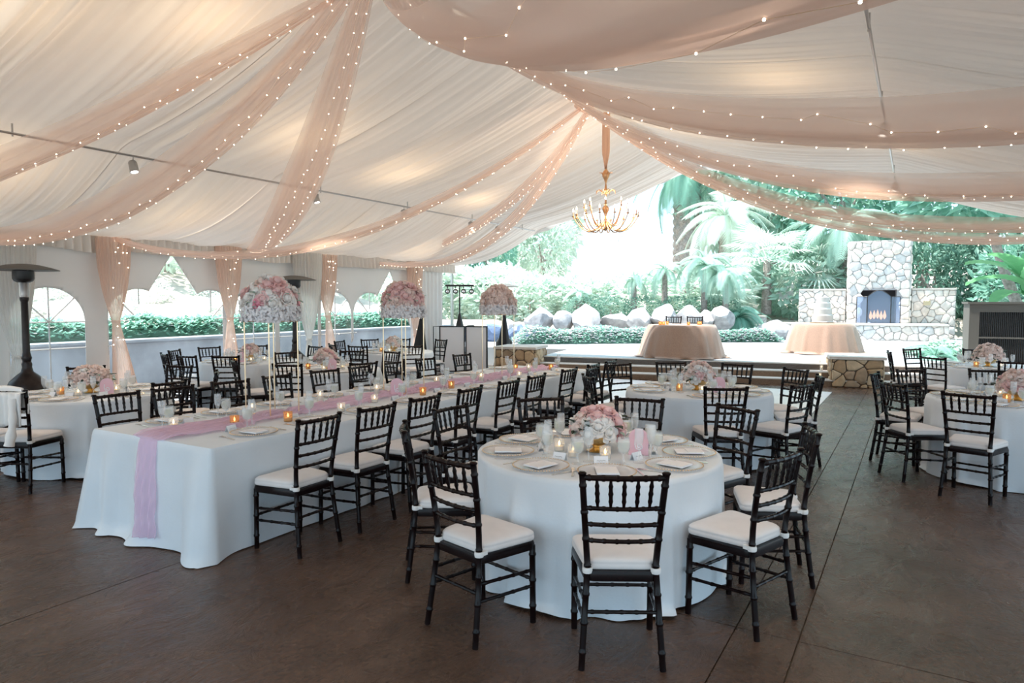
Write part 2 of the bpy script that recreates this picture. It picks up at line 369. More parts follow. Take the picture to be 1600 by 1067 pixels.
for n_, (x, y, h) in enumerate(((LX - .02, 15.05, LZ), (EX, 15.05, EZ), (EX, 10, EZ), (EX, 5, EZ), (EX, 0, EZ), (LX, -4, LZ), (EX, -4, EZ))):
    put('tent_leg', MB().box(x - .03, x + .03, y - .03, y + .03, 0, h), STEEL, fr)

# gathered ruffle header along the left eave
def ruffle(u, v):
    y = lerp(2.5, 15, u); a = .02 + .035 * v
    return (LX + .10 + a * (sin(2 * pi * y / .13) + .5 * noise.noise((y * 5, 0, 0))), y, LZ + .03 - .26 * v - .05 * v * noise.noise((y * 1.5, 7, 0)))
struct(put('trim_5', MB().grid(ruffle, 1000, 5).mesh('ruffle'), LINER))

# ============================================================ left wall: vinyl side panels with round-headed clear windows
def clip_tri(tri, fields):
    polys = [tri]
    for f in fields:
        out = []
        for p in polys:
            vals = [f(*q) for q in p]; new = []
            for a in range(len(p)):
                b = (a + 1) % len(p)
                if vals[a] >= 0: new.append(p[a])
                if (vals[a] >= 0) != (vals[b] >= 0):
                    t = vals[a] / (vals[a] - vals[b]); new.append((lerp(p[a][0], p[b][0], t), lerp(p[a][1], p[b][1], t)))
            if len(new) >= 3: out.append(new)
        polys = out
    return polys
def arch(cy, zs=1.41, r=.50, zb=.42):
    def f(y, z): # >0 inside window
        return min(r - sqrt((y - cy) ** 2 + max(0, z - zs) ** 2), z - zb)
    return f
def sheet(y0, y1, z0, z1, fields, wob=.02, cell=.07, x=LX):
    mb = MB(); ny = int((y1 - y0) / cell) + 1; nz = int((z1 - z0) / cell) + 1; idx = {}
    def vid(p):
        k = (round(p[0], 4), round(p[1], 4))
        if k not in idx:
            idx[k] = len(mb.v); mb.v.append((x + wob * noise.noise((p[0] * 1.7, p[1] * .6, 2)) + wob * .5 * sin(p[0] * 7) * (p[1] / 2.7), p[0], p[1]))
        return idx[k]
    for i in range(ny):
        for j in range(nz):
            a, b = lerp(y0, y1, i / ny), lerp(y0, y1, (i + 1) / ny); c, d = lerp(z0, z1, j / nz), lerp(z0, z1, (j + 1) / nz)
            for tri in (((a, c), (b, c), (b, d)), ((a, c), (b, d), (a, d))):
                for p in clip_tri(tri, fields): mb.f.append(tuple(vid(q) for q in p))
    return mb
def solid(o, t=.004):
    md = o.modifiers.new('thickness', 'SOLIDIFY'); md.thickness = t; return o
def line(ya, za, yb, zb): # >0 on the left of a->b
    return lambda y, z: ((yb - ya) * (z - za) - (zb - za) * (y - ya)) / sqrt((yb - ya) ** 2 + (zb - za) ** 2)
wall = bpy.data.objects.new('wall_left', None); COL.objects.link(wall); struct(wall)
WN = 0
def side_panel(y0, y1, wins, keep=[], x=LX):
    global WN
    ws = [arch(c) for c in wins]
    solid(put('side_panel', sheet(y0, y1, 0.01, LZ, [*keep, *[(lambda w: (lambda y, z: -w(y, z)))(w) for w in ws]], x=x).mesh('side_panel'), VINYL, wall))
    for c, w in zip(wins, ws):
        WN += 1
        g = put('window_%d' % WN, sheet(c - .5, c + .5, .42, 1.92, [w, *keep], .006, x=x + .001).mesh('pane'), VINYLPANE)
        if not g.data.polygons: bpy.data.objects.remove(g); WN -= 1; continue
        struct(g)
        def bar(a, b):
            pts = [(lerp(a[0], b[0], t / 12), lerp(a[1], b[1], t / 12)) for t in range(13)]; pts = [p for p in pts if all(f(*p) > 0 for f in keep)]
            if len(pts) > 1: put('glazing_bar', MB().box(x + .004, x + .012, -.012, .012, 0, 1, None) if 0 else MB().tube([(x + .01, *p) for p in (pts[0], pts[-1])], .011, 6), VINYL, g)
        bar((c, .42), (c, 1.91)); bar((c - .5, 1.41), (c + .5, 1.41)); bar((c - .5, 1.02), (c + .5, 1.02))
        bar((c, 1.41), (c + .354, 1.41 + .354)); bar((c, 1.41), (c - .354, 1.41 + .354))
side_panel(2.6, 5.92, [3.55, 5.07])
side_panel(5.92, 7.05, [6.40], [line(6.03, .0, 7.0, 2.5) if 0 else line(6.02, 1.05, 6.995, 2.50), lambda y, z: (6.02 - y) if z < 1.05 else 1])
side_panel(6.95, 7.95, [7.70], [line(6.995, 2.50, 7.90, 1.15), lambda y, z: (y - 7.90) if z < 1.15 else 1])
side_panel(7.95, 10.31, [8.60, 9.72])
side_panel(10.31, 12.55, [10.70, 11.78], [line(11.25, .85, 12.5, 2.42), lambda y, z: (11.25 - y) if z < .85 else 1])
side_panel(12.45, 13.3, [], [line(12.5, 2.42, 13.2, 1.2), lambda y, z: (y - 13.2) if z < 1.2 else 1])
side_panel(-4.2, 2.6, [-2, 0, 1.6])

# pleated white curtain closing the last bay
def curt(y0, y1, x, z0=.02, z1=LZ - .05, n=160, amp=.05, per=.16):
    return MB().grid(lambda u, v: (x + amp * (.4 + .6 * (1 - v)) * sin(2 * pi * lerp(y0, y1, u) / per + 1.2 * noise.noise((u * 9, v, 0))), lerp(y0, y1, u), lerp(z0, z1, v)), n, 10)
struct(put('curtain_panel', solid(put('x', curt(13.25, 14.9, LX + .05), VINYL)).data, None)) if 0 else None
cw = put('side_curtain', curt(13.25, 14.55, LX + .05).mesh('side_curtain'), VINYL, wall); solid(cw)

# tied-back column drapes
def column_drape(y, m, name, label, group, x=LX + .20, wt=.46, tie=1.38, wtie=.10, wb=.42, skew=.12, ztop=LZ - .02, n=26):
    def pt(u, v):
        z = lerp(.015, ztop, v); q = 2 * pi * u
        if z > tie: k = (z - tie) / (ztop - tie); w = lerp(wtie, wt, 1 - (1 - k) ** 2.2); off = 0
        else: k = (tie - z) / tie; w = lerp(wtie, wb, k ** .9); off = skew * k
        ple = 1 + .16 * sin(n * q + 1.5 * noise.noise((z * 2, y, 0))) * (.5 + .5 * k)
        return (x + .26 * w * ple * cos(q), y + off + .5 * w * ple * sin(q), z)
    t = thing(name, label, 'drape', (0, 0, 0), 0, group)
    put('fabric', MB().grid(pt, 120, 34, True).mesh('fabric'), m, t)
    put('tie_band', MB().lathe([(wtie * .62, -.02), (wtie * .66, 0), (wtie * .62, .02)], 16, (x, y, tie)), m, t)
    return t
CG = 'blush drapes tied along the tent side wall'
for k, (y, lab) in enumerate(((5.92, 'blush sheer drape tied on the tent post between arched window and hedge opening'), (7.95, 'blush sheer drape tied on the tent post right of the hedge opening'),
                              (10.31, 'blush sheer drape tied on the tent post behind the second patio heater'), (13.2, 'blush sheer drape on the tent post beside the white pleated curtain'))):
    t = column_drape(y, BLUSHCOL, 'column_drape', lab, CG, skew=.16 if k != 1 else .02, tie=1.40 if k != 3 else .9)
    lb = MB(); random.seed(20 + k)
    for i in range(16):
        z = rnd(1.0, 2.6); lb.ball((LX + .20 + .15, y + rnd(-.16, .16), z), .009, 6, 3)
    b = put('fairy_lights', lb, BULB, t); b['kind'] = 'stuff'
WG = 'white sheer curtains tied along the tent side wall'
column_drape(4.56, WHITECURTAIN, 'sheer_curtain', 'white sheer curtain tied low beside the arched window and patio heater', WG, wt=.52, tie=.95, wb=.3, skew=0)
column_drape(9.75, WHITECURTAIN, 'sheer_curtain', 'white sheer curtain tied low behind the second patio heater', WG, wt=.62, tie=.95, wb=.3, skew=0, x=LX + .24)
# ============================================================ bamboo-style ballroom chair
def bamboo(mb, pts, r, nodes=3, n=8, e=.0):
    """turned rod with raised bamboo rings"""
    pts = [Vector(p) for p in pts]; L_ = [0]
    for a, b in zip(pts, pts[1:]): L_.append(L_[-1] + (b - a).length)
    T = L_[-1]
    def at(s):
        for i in range(len(pts) - 1):
            if s <= L_[i + 1] + 1e-9: return pts[i].lerp(pts[i + 1], (s - L_[i]) / max(1e-9, L_[i + 1] - L_[i]))
        return pts[-1]
    ss = [(0, r), (T, r)] + [(l, r) for l in L_[1:-1]]
    for k in range(nodes):
        c = T * (k + .5 + e) / nodes
        ss += [(c - .010, r), (c - .004, r * 1.22), (c + .004, r * 1.22), (c + .010, r)]
    ss = sorted(s for s in ss if 0 <= s[0] <= T)
    return mb.tube([at(s) for s, _ in ss], [q for _, q in ss], n)
def post_xy(z): # back post centre line
    if z > .47: k = (z - .47) / .45; return (.158 + .032 * k, -.175 - .065 * k ** 1.4)
    k = (.47 - z) / .47; return (.158 + .030 * k, -.175 - .055 * k ** 1.3)
def rail(mb, z, r=.0105, bow=.022, nodes=6, n=8, tz=0):
    x, y = post_xy(z); pts = [(x * t, y - bow * (1 - t * t), z + tz * (1 - t * t)) for t in [-1 + .2 * i for i in range(11)]]
    return bamboo(mb, pts, r, nodes, n)
def rounded(pts, r=.05, n=5):
    out = []
    for i, p in enumerate(pts):
        a = Vector(pts[i - 1]); b = Vector(p); c = Vector(pts[(i + 1) % len(pts)])
        p0 = b + (a - b).normalized() * r; p1 = b + (c - b).normalized() * r
        for k in range(n + 1):
            t = k / n; q = p0 * (1 - t) ** 2 + b * 2 * t * (1 - t) + p1 * t * t; out.append((q.x, q.y))
    return out
CH = {}
def chair_meshes():
    for s in (-1, 1):
        mb = MB(); pts = [(s * post_xy(z)[0], post_xy(z)[1], z) for z in (0, .1, .2, .3, .4, .47, .55, .65, .75, .85, .918)]
        bamboo(mb, pts, .0155, 7, 10, .1); mb.lathe([(.017, 0), (.020, .004), (.020, .010), (.012, .016)], 10, pts[-1]); CH['back_leg%d' % s] = sharp(mb.mesh('back_leg'))
        mb = MB(); bamboo(mb, [(s * .196, .178, 0), (s * .196, .172, .42)], .0165, 3, 10, .15); CH['front_leg%d' % s] = sharp(mb.mesh('front_leg'))
    sea = rounded([(-.215, .190), (-.170, -.185), (.170, -.185), (.215, .190)], .045)
    mb = MB(); mb.stack(sea, [(.93, .395), (1, .402), (1.01, .430), (.98, .447)]); CH['seat_frame'] = sharp(mb.mesh('seat_frame'))
    cu = rounded([(-.218, .193), (-.168, -.165), (.168, -.165), (.218, .193)], .055)
    mb = MB(); mb.stack(cu, [(.94, .447), (.985, .450), (1.0, .458), (1.0, .472), (.985, .478), (.997, .482), (.985, .490), (.93, .500), (.75, .508), (.45, .511), (.15, .512)]); CH['cushion'] = sharp(mb.mesh('cushion'), 60)
    for s in (-1, 1):
        x, y = post_xy(.455); mb = MB(); mb.lathe([(.022, -.012), (.024, -.004), (.024, .008), (.022, .014)], 10, (s * x, y, .452)); mb.box(s * x - .02, s * x + .02, y, y + .04, .446, .466); CH['tie%d' % s] = sharp(mb.mesh('cushion_tie'))
    CH['top_rail'] = sharp(rail(MB(), .905, .0135).mesh('top_rail'))
    for i, z in enumerate((.757, .678, .598)): CH['rail%d' % i] = sharp(rail(MB(), z).mesh('back_rail'))
    for i in range(5):
        t = -.66 + .33 * i; x0, y0 = post_xy(.757); x1, y1 = post_xy(.905); b = .022 * (1 - t * t); P = []; Q = []
        for k in range(13):
            u = k / 12; P.append((lerp(x0, x1, u) * t, lerp(y0, y1, u) - b, lerp(.757, .905, u))); Q.append(.0058 + .0040 * sin(pi * u) + (.0028 if k in (3, 6, 9) else 0))
        mb = MB().tube(P, Q, 7); CH['spindle%d' % i] = sharp(mb.mesh('spindle'))
    k = 0
    def bx(z): x, y = post_xy(z); return x, y
    for z in (.20, .285):
        for s in (-1, 1):
            x, y = bx(z + .02); mb = MB(); bamboo(mb, [(s * .196, .175, z), (s * x, y, z + .02)], .0092, 4); CH['stretcher%d' % k] = sharp(mb.mesh('stretcher')); k += 1
    mb = MB(); bamboo(mb, [(-.196, .175, .235), (.196, .175, .235)], .0092, 5); CH['stretcher%d' % k] = sharp(mb.mesh('stretcher')); k += 1
    x, y = bx(.26); mb = MB(); bamboo(mb, [(-x, y, .26), (x, y, .26)], .0092, 5); CH['stretcher%d' % k] = sharp(mb.mesh('stretcher')); k += 1
    for n_, me in CH.items():
        me.materials.append(CUSHION if n_ == 'cushion' else TIE if n_.startswith('tie') else WOOD)
chair_meshes()
def add_chair(x, y, rz, label, group, z=0):
    """x, y: the floor point under the seat; the sitter looks along local +Y"""
    t = thing('banquet_chair', label, 'chair', (x, y, z), rz, group)
    for n_, me in CH.items():
        nm = me.name.split('.')[0]
        if nm == 'cushion_tie': continue
        o = put(nm, me, None, t)
        if nm == 'cushion':
            for s in (-1, 1): put('cushion_tie', CH['tie%d' % s], None, o)
    return t
def chair_at_back(bx, by, cx, cy, label, group, dmin=1.21, dmax=1.42, jit=6):
    d = Vector((cx - bx, cy - by)); L_ = d.length; d.normalize(); L2 = max(dmin, min(dmax, L_))
    b = Vector((cx, cy)) - d * L2; p = b + d * .225
    return add_chair(p.x, p.y, atan2(d.y, d.x) - pi / 2 + R(rnd(-jit, jit)), label, group)

# ============================================================ cloth-covered tables
TZ = .74
def round_cloth(r, h, seed, flare=.03, amp=.062, nf=15, pool=.03, seats=()):
    random.seed(seed); ph = [rnd(0, 6.28) for _ in range(6)]
    def pt(u, v):
        q = 2 * pi * u
        if v < .18: k = v / .18; rr = r * k; return (rr * cos(q), rr * sin(q), h + .0012 * sin(9 * rr * 8 + ph[0]) * k)
        t = (v - .18) / .82
        f = .55 * sin(nf * q + ph[1] + .8 * sin(2 * q + ph[2])) + .30 * sin((nf * 2 - 3) * q + ph[3]) + .45 * sin(5 * q + ph[4] + t)
        f = (abs(f) ** .8 * (1 if f > 0 else -1)) * .8 + .5 * (abs(f) - .4)
        edge = smooth(t / .10); grow = t ** .8
        rr = r + .012 * edge + grow * flare + amp * f * (.55 * smooth(t / .45) + .45 * t) * .8 + (pool * smooth((t - .93) / .07) * (.6 + .8 * sin(7 * q + ph[5]) + .5 * sin(17 * q)))
        for sa, lim in seats: # the cloth is pressed in where a chair stands against it
            dq = abs((q - sa + pi) % (2 * pi) - pi); w_ = smooth((.40 - dq) / .12)
            if w_ > 0: rr = lerp(rr, min(rr, lim), w_)
        z = h - .012 * (1 - cos(min(1, t / .06) * pi / 2)) - (h - .016) * max(0, (t - .03) / .97) + (.010 * (1 + sin(7 * q + ph[5])) if t > .97 else 0)
        return (rr * cos(q), rr * sin(q), max(.006, z))
    return MB().grid(pt, 220, 40, True)
def round_table_under(x, y, label, r=.75, z=0, group='round folding tables under white cloths'):
    t = thing('round_table', label, 'table', (x, y, z), 0, group)
    put('tabletop', MB().lathe([(r - .02, TZ - .04), (r, TZ - .035), (r, TZ - .012), (r - .01, TZ - .008)], 40), RISER, t)
    for k in range(4):
        q = pi / 4 + k * pi / 2; put('leg', MB().tube([(.42 * cos(q), .42 * sin(q), 0), (.42 * cos(q), .42 * sin(q), TZ - .04)], .016), BLACK, t)
TABLES = {  # centre, what singles the table out
 'T1': (-1.74, 4.02, 'with the white-and-pink rose bowl and pink heart-cut number card'),
 'T2': (-2.03, 7.42, 'in front of the stage steps'),
 'T3': (-7.50, 3.92, 'by the arched tent window and first patio heater'),
 'T4': (-9.32, 7.38, 'by the planter wall opening'),
 'T5': (-7.25, 7.02, 'between the long table and the second patio heater'),
 'T6': (-8.75, 10.25, 'near the black speaker stand'),
 'R1': (.88, 8.22, 'on the bare floor right of the dance floor'),
 'R2': (.95, 12.35, 'in front of the evaporative cooler')}
SEATS = {
 'T1': [(-1.124, 2.90), (-1.983, 2.76), (-2.732, 3.325), (-2.919, 4.106), (-2.598, 4.873), (-1.909, 5.239), (-1.136, 5.161), (-.55, 4.516), (-.577, 3.691)],
 'T2': [(-2.70, 8.65), (-1.93, 8.79), (-1.20, 8.478), (-.866, 7.814), (-.984, 6.971), (-1.484, 6.34), (-2.945, 6.584), (-3.197, 7.384), (-3.20, 8.05)],
 'T3': [(-6.94, 3.0), (-7.45, 2.7), (-8.30, 3.25), (-8.40, 4.35), (-7.75, 5.0), (-6.40, 4.0), (-6.75, 4.80)],
 'T4': [(-10.52, 7.48), (-10.27, 6.78), (-9.12, 6.13), (-9.74, 6.18), (-8.57, 6.38), (-10.22, 8.23), (-9.12, 8.53)],
 'T5': [(-6.77, 5.93), (-8.30, 7.30), (-7.75, 8.06), (-7.10, 8.25), (-7.85, 6.02), (-6.20, 6.60)],
 'T6': [(-9.84, 10.05), (-9.25, 9.15), (-8.55, 9.05), (-9.75, 10.75), (-7.75, 9.6), (-8.50, 11.4), (-9.40, 11.25)],
 'R1': [(.394, 6.95), (-.163, 7.515), (-.35, 8.413), (-.028, 9.086), (.75, 9.5), (1.85, 7.45)],
 'R2': [(1.127, 11.02), (.241, 11.325), (-.333, 12.266), (-.03, 13.2), (.90, 13.6)]}
CHSHORT = {'T1': 'pink-and-white rose table', 'T2': 'table before the steps', 'T3': 'arched-window table', 'T4': 'planter-opening table', 'T5': 'patio-heater table', 'T6': 'speaker-stand table', 'R1': 'aisle-side table', 'R2': 'cooler table'}
def toward(dx, dy, k):
    a = math.degrees(atan2(dy, dx)) % 360
    if k in ('T1', 'T2', 'R1', 'R2'): names = ('right-hand tables' if k in ('T1', 'T2') else 'open side', 'stage', 'long table' if k in ('T1', 'T2') else 'dance floor', 'bare floor')
    else: names = ('long table', 'booth screen', 'tent wall', 'bare floor')
    return names[int(((a + 45) % 360) // 90)]
for k, (x, y, where) in TABLES.items():
    random.seed(hash_ := sum(map(ord, k)) * 7)
    big = k in ('T1', 'T2', 'R1')
    tag(put('round_tablecloth', round_cloth(.765, TZ + .003, hash_, nf=15 if big else 17, seats=[(atan2(b_ - y, a_ - x), max(.768, max(1.21, min(1.42, sqrt((a_ - x) ** 2 + (b_ - y) ** 2))) - .225 - .222)) for a_, b_ in SEATS[k]]).mesh('round_tablecloth'), CLOTH, None, (x, y, 0)), 'floor-length white cloth on the ' + CHSHORT[k], 'tablecloth', 'white round tablecloths')
    round_table_under(x, y, 'round folding table under the cloth of the ' + CHSHORT[k])
    random.seed(hash_ + 1); sh = CHSHORT[k]
    for i, (bx_, by_) in enumerate(SEATS[k]):
        if k == 'T3' and i == 0: lab = 'dark wooden bamboo-style chair with a white jacket hung over its back'
        else: lab = 'dark bamboo-style chair at the %s, on the side toward the %s' % (sh, toward(bx_ - x, by_ - y, k))
        c_ = chair_at_back(bx_, by_, x, y, lab, 'chairs around the round table ' + where if not (k == 'T3' and i == 0) else None, jit=4)
        if k == 'T3' and i == 0: JACKET_CHAIR = c_

# ---- long banquet table
X0, X1, Y0, Y1 = -5.33, -3.94, 2.80, 8.92
random.seed(5); LPH = [rnd(0, 6) for _ in range(5)]
def long_off(s, t, i, c):
    """how far the long cloth stands off the table edge at perimeter s, drop t, side i, cornerness c"""
    f = .55 * sin(s * 13 + LPH[0] + 1.3 * sin(s * 2.2)) + .3 * sin(s * 17 + LPH[1]) + .3 * sin(s * 3.1 + LPH[2]); f = f + .5 * (abs(f) - .4)
    cr = max(0, (c - .55) / .45)
    off = .010 * smooth(t / .06) + (.045 if i % 2 == 0 else 0) * t + (.075 if i % 2 == 0 else .012) * f * (.45 * smooth(t / .4) + .55 * t) * (1 - cr) + .10 * c ** 1.6 * t ** 1.15
    if t > .92 and i % 2 == 0: off += .03 * (t - .92) / .08 * (1 + sin(s * 5 + LPH[3]))
    return off
def long_cloth():
    random.seed(5); w, l = (X1 - X0) / 2, (Y1 - Y0) / 2; per = []; r = .02
    corners = [(-w, -l), (w, -l), (w, l), (-w, l)]; seg = [(0, 64), (1, 230), (2, 64), (3, 230)]
    for i, n in seg:
        a, b = corners[i], corners[(i + 1) % 4]; nx, ny = [(0, -1), (1, 0), (0, 1), (-1, 0)][i]; px_, py_ = [(0, -1), (1, 0), (0, 1), (-1, 0)][i - 1]; qx, qy = [(0, -1), (1, 0), (0, 1), (-1, 0)][(i + 1) % 4]
        for k in range(n):
            t = k / n; L_ = 2 * w if i % 2 == 0 else 2 * l; da = t * L_; db = (1 - t) * L_
            ka = max(0, 1 - da / .22); kb = max(0, 1 - db / .22)
            N = Vector((nx + .5 * ka * px_ + .5 * kb * qx, ny + .5 * ka * py_ + .5 * kb * qy)).normalized()
            per.append((lerp(a[0], b[0], t), lerp(a[1], b[1], t), N.x, N.y, max(ka, kb) ** 1.5, i))
    n = len(per); vs = []; fs = []; nt = 26
    cum = [0]
    for a, b in zip(per, per[1:]): cum.append(cum[-1] + sqrt((a[0] - b[0]) ** 2 + (a[1] - b[1]) ** 2))
    for j in range(nt + 1):
        t = j / nt
        for k, (x, y, nx, ny, c, i) in enumerate(per):
            s = cum[k]; off = long_off(s, t, i, c)
            h = (TZ + .003); z = h - .010 * smooth(t / .05) - (h - .018) * max(0, (t - .03) / .97)
            vs.append((x + nx * off, y + ny * off, max(.006, z - .012 * c * (t > .9))))
    for j in range(nt):
        for k in range(n): k2 = (k + 1) % n; fs.append((j * n + k, j * n + k2, (j + 1) * n + k2, (j + 1) * n + k))
    mb = MB().add(vs, fs); mb.add([(-w, -l, TZ + .003), (w, -l, TZ + .003), (w, l, TZ + .003), (-w, l, TZ + .003)], [(0, 1, 2, 3)]); return mb
LC = ((X0 + X1) / 2, (Y0 + Y1) / 2, 0)
tag(put('long_tablecloth', long_cloth().mesh('long_tablecloth'), CLOTH, None, LC), 'floor-length white cloth over the long banquet table', 'tablecloth')
t = thing('long_table', 'long banquet table under the white cloth with the pink runner', 'table', LC)
put('tabletop', MB().box(X0 - LC[0] + .01, X1 - LC[0] - .01, Y0 - LC[1] + .01, Y1 - LC[1] - .01, TZ - .04, TZ - .004), RISER, t)
for sx in (-1, 1):
    for sy in (-2.6, -.9, .9, 2.6): put('leg', MB().tube([(sx * .55, sy, 0), (sx * .55, sy, TZ - .04)], .018), BLACK, t)
LRY = [3.29, 3.88, 4.47, 5.12, 5.80, 6.38, 7.20, 7.88, 8.45]; LLY = [3.27, 3.76, 4.33, 4.98, 5.60, 6.20, 6.85, 7.50, 8.35]
random.seed(12)
ORD = 'first second third fourth fifth sixth seventh eighth ninth'.split()
for i_, y in enumerate(LRY): add_chair(-3.705 + rnd(-.008, .008), y, pi / 2 + R(rnd(-3, 3)), ORD[i_] + ' dark chair from the hanging-runner end, dance-floor side of the long table', 'chairs along the dance-floor side of the long table')
for i_, y in enumerate(LLY): add_chair(-5.595 + rnd(-.02, .02), y, -pi / 2 + R(rnd(-9, 5)), ORD[i_] + ' dark chair from the hanging-runner end, tent-wall side of the long table', 'chairs along the wall side of the long table')

# ---- the white jacket with its sleeves knotted over a chair back
jm = MB()
def jk(u, v): # body over the top rail: front and back panels
    s = (v - .42) * .74; x = (u - .5) * .40; fold = .012 * sin(u * 40 + 3 * v) + .008 * sin(u * 17)
    if s < 0: return (x, -.285 - fold - .035 + .01 * (-s), .925 + s * .95 - .03 * abs(sin(u * 9)) * (-s * 2))
    return (x, -.205 + .02 * s + fold, .930 - s * .50)
jm = MB().grid(jk, 40, 20)
jk_o = thing('white_jacket', 'white jacket draped over a chair back with sleeves hanging', 'jacket', JACKET_CHAIR.location, JACKET_CHAIR.rotation_euler.z)
solid(put('jacket_body', jm.mesh('jacket_body'), TIE, jk_o), .010)
for sx, ln in ((-1, .50), (1, .40)):
    P = [(sx * .13 + sx * .02 * sin(3 * k / 9), -.325 - .006 * k, .86 - ln * k / 9) for k in range(10)]
    put('sleeve', MB().tube(P, [.030 + .012 * sin(k * 2.1) * .4 + .02 * (k > 6) * .5 for k in range(10)], 12), TIE, jk_o)
put('collar', MB().tube([(-.17, -.25, .932), (-.08, -.262, .945), (0, -.266, .948), (.08, -.262, .945), (.17, -.25, .932)], [.018, .024, .026, .024, .018], 10), TIE, jk_o)
# ============================================================ tableware prototypes
def lat(prof, n=20): return sharp(MB().lathe(prof, n).mesh('m'), 50)
TW = {}
TW['goblet'] = lat([(1e-6, 0), (.034, .001), (.035, .004), (.012, .008), (.006, .016), (.0055, .050), (.010, .058), (.030, .074), (.038, .098), (.039, .120), (.034, .158), (.033, .158), (.0375, .120), (.0365, .098), (.028, .076), (1e-6, .062)], 22)
TW['water'] = lat([(1e-6, .0635), (.027, .0772), (.0355, .098), (.0365, .120), (.0350, .136), (1e-6, .137)], 18)
TW['flute'] = lat([(1e-6, 0), (.032, .001), (.033, .004), (.010, .008), (.005, .018), (.005, .080), (.012, .092), (.024, .125), (.027, .165), (.024, .208), (.023, .208), (.026, .165), (.023, .125), (1e-6, .096)], 20)
TW['plate'] = lat([(1e-6, .003), (.105, .003), (.125, .008), (.160, .013), (.165, .015), (.160, .017), (.125, .011), (.105, .006), (1e-6, .006)], 40)
mb = MB()
for k in range(64):
    q = 2 * pi * k / 64; mb.ball((.163 * cos(q), .163 * sin(q), .0165), .0048, 6, 3)
TW['beads'] = sharp(mb.mesh('beads'))
mb = MB(); mb.prism([(-.062, -.085), (.062, -.085), (.062, .085), (-.062, .085)], .0135, .0185); mb.prism([(-.060, -.083), (.060, -.083), (.060, .020), (-.060, .014)], .0185, .0225); TW['napkin'] = mb.mesh('napkin', False)
mb = MB(); mb.box(-.006, .006, -.10, .0, 0, .005); mb.prism([(-.007, 0), (.006, 0), (.009, .06), (.006, .10), (-.002, .115), (-.006, .10)], .001, .0045); TW['knife'] = sharp(mb.mesh('knife'))
mb = MB(); mb.prism([(-.006, -.10), (.006, -.10), (.0035, .02), (-.0035, .02)], 0, .004); mb.prism([(-.0035, .02), (.0035, .02), (.012, .045), (.012, .055), (-.012, .055), (-.012, .045)], .001, .005)
for k in range(4): mb.box(-.012 + k * .0066, -.012 + k * .0066 + .0035, .055, .095, .001, .005)
TW['fork'] = sharp(mb.mesh('fork'))
mb = MB()
for s in (-1, 1): mb.add([(-.042, s * .020, 0), (.042, s * .020, 0), (.042, 0, .046), (-.042, 0, .046), (-.042, s * .018, 0), (.042, s * .018, 0), (.042, 0, .044), (-.042, 0, .044)], [(0, 1, 2, 3), (4, 5, 6, 7), (0, 1, 5, 4), (1, 2, 6, 5), (0, 3, 7, 4)])
TW['place_card'] = mb.mesh('place_card', False)
mb = MB(); mb.tube([(-.026, -.0195, .022), (-.02, -.0195, .027), (-.012, -.0185, .020), (-.004, -.0185, .026), (.004, -.0185, .021), (.012, -.0185, .026), (.024, -.0185, .022)], .0009, 4); TW['script'] = mb.mesh('script')
mb = MB(); mb.lathe([(1e-6, 0), (.026, .002), (.027, .006), (1e-6, .006)], 16); TW['lemon'] = mb.mesh('lemon')
TW['votive'] = lat([(1e-6, 0), (.030, 0), (.033, .004), (.036, .080), (.034, .080), (.031, .008), (1e-6, .008)], 18)
TW['tea'] = lat([(1e-6, .009), (.027, .009), (.028, .034), (1e-6, .036)], 14)
TW['tall_votive'] = lat([(1e-6, 0), (.030, 0), (.032, .004), (.032, .125), (.030, .125), (.030, .008), (1e-6, .008)], 18)
TW['candle'] = lat([(1e-6, .009), (.024, .009), (.024, .070), (1e-6, .074)], 14)
TW['flame'] = lat([(1e-6, 0), (.006, .008), (.007, .014), (.003, .028), (1e-6, .036)], 8)
MAT_OF = dict(goblet=GLASS, water=WATER, flute=GLASS, plate=PLATE, beads=BRASS, napkin=CARD, knife=SILVER, fork=SILVER, place_card=CARD, script=BLACK, lemon=LEMON, votive=GLASS, tea=WAX, tall_votive=GLASS, candle=WAX, flame=FLAME)
for k, me in TW.items(): me.materials.append(MAT_OF[k])
AMB = TW['votive'].copy(); AMB.materials[0] = AMBER
GLS = TW['votive']
# ---- where things stand on each table: circles that may not overlap
REG = {}
def inside(key, x, y, r):
    if key in TABLES: return (x - TABLES[key][0]) ** 2 + (y - TABLES[key][1]) ** 2 < (.75 - r) ** 2
    if key == 'L': return X0 + r + .01 < x < X1 - r - .01 and Y0 + r + .01 < y < Y1 - r - .01
    return True
def free(key, x, y, r, reach=.22, fix=False):
    L_ = REG.setdefault(key, []); best = (x, y); worst = 1e9
    for k in range(1 if fix else 420):
        d = reach * sqrt(k / 420); a = k * 2.39996; xx, yy = x + d * cos(a), y + d * sin(a)
        if not fix and not inside(key, xx, yy, r): continue
        pen = max([r + q[2] + .005 - sqrt((xx - q[0]) ** 2 + (yy - q[1]) ** 2) for q in L_] + [0])
        if pen < worst - 1e-9: best, worst = (xx, yy), pen
        if pen <= 0: break
    L_.append((*best, r)); return best
def spread(an, gap):
    """nudge place settings round the table until no two chargers touch"""
    idx = sorted(range(len(an)), key=lambda i: an[i] % (2 * pi)); a = [an[i] % (2 * pi) for i in idx]
    for _ in range(300):
        for i in range(len(a)):
            j = (i + 1) % len(a); d = (a[j] - a[i]) % (2 * pi)
            if d < gap: e = (gap - d) / 2 + 1e-4; a[i] -= e; a[j] += e
    out = [0] * len(an)
    for n_, i in enumerate(idx): out[i] = a[n_]
    return out
def item(key, name, label, cat, group, loc, rz, kids=()):
    t = put(name, TW[key], None, None, loc, (0, 0, rz)); tag(t, label, cat, group)
    for kk, kn, kl in kids: put(kn, TW[kk], None, t, kl)
    return t
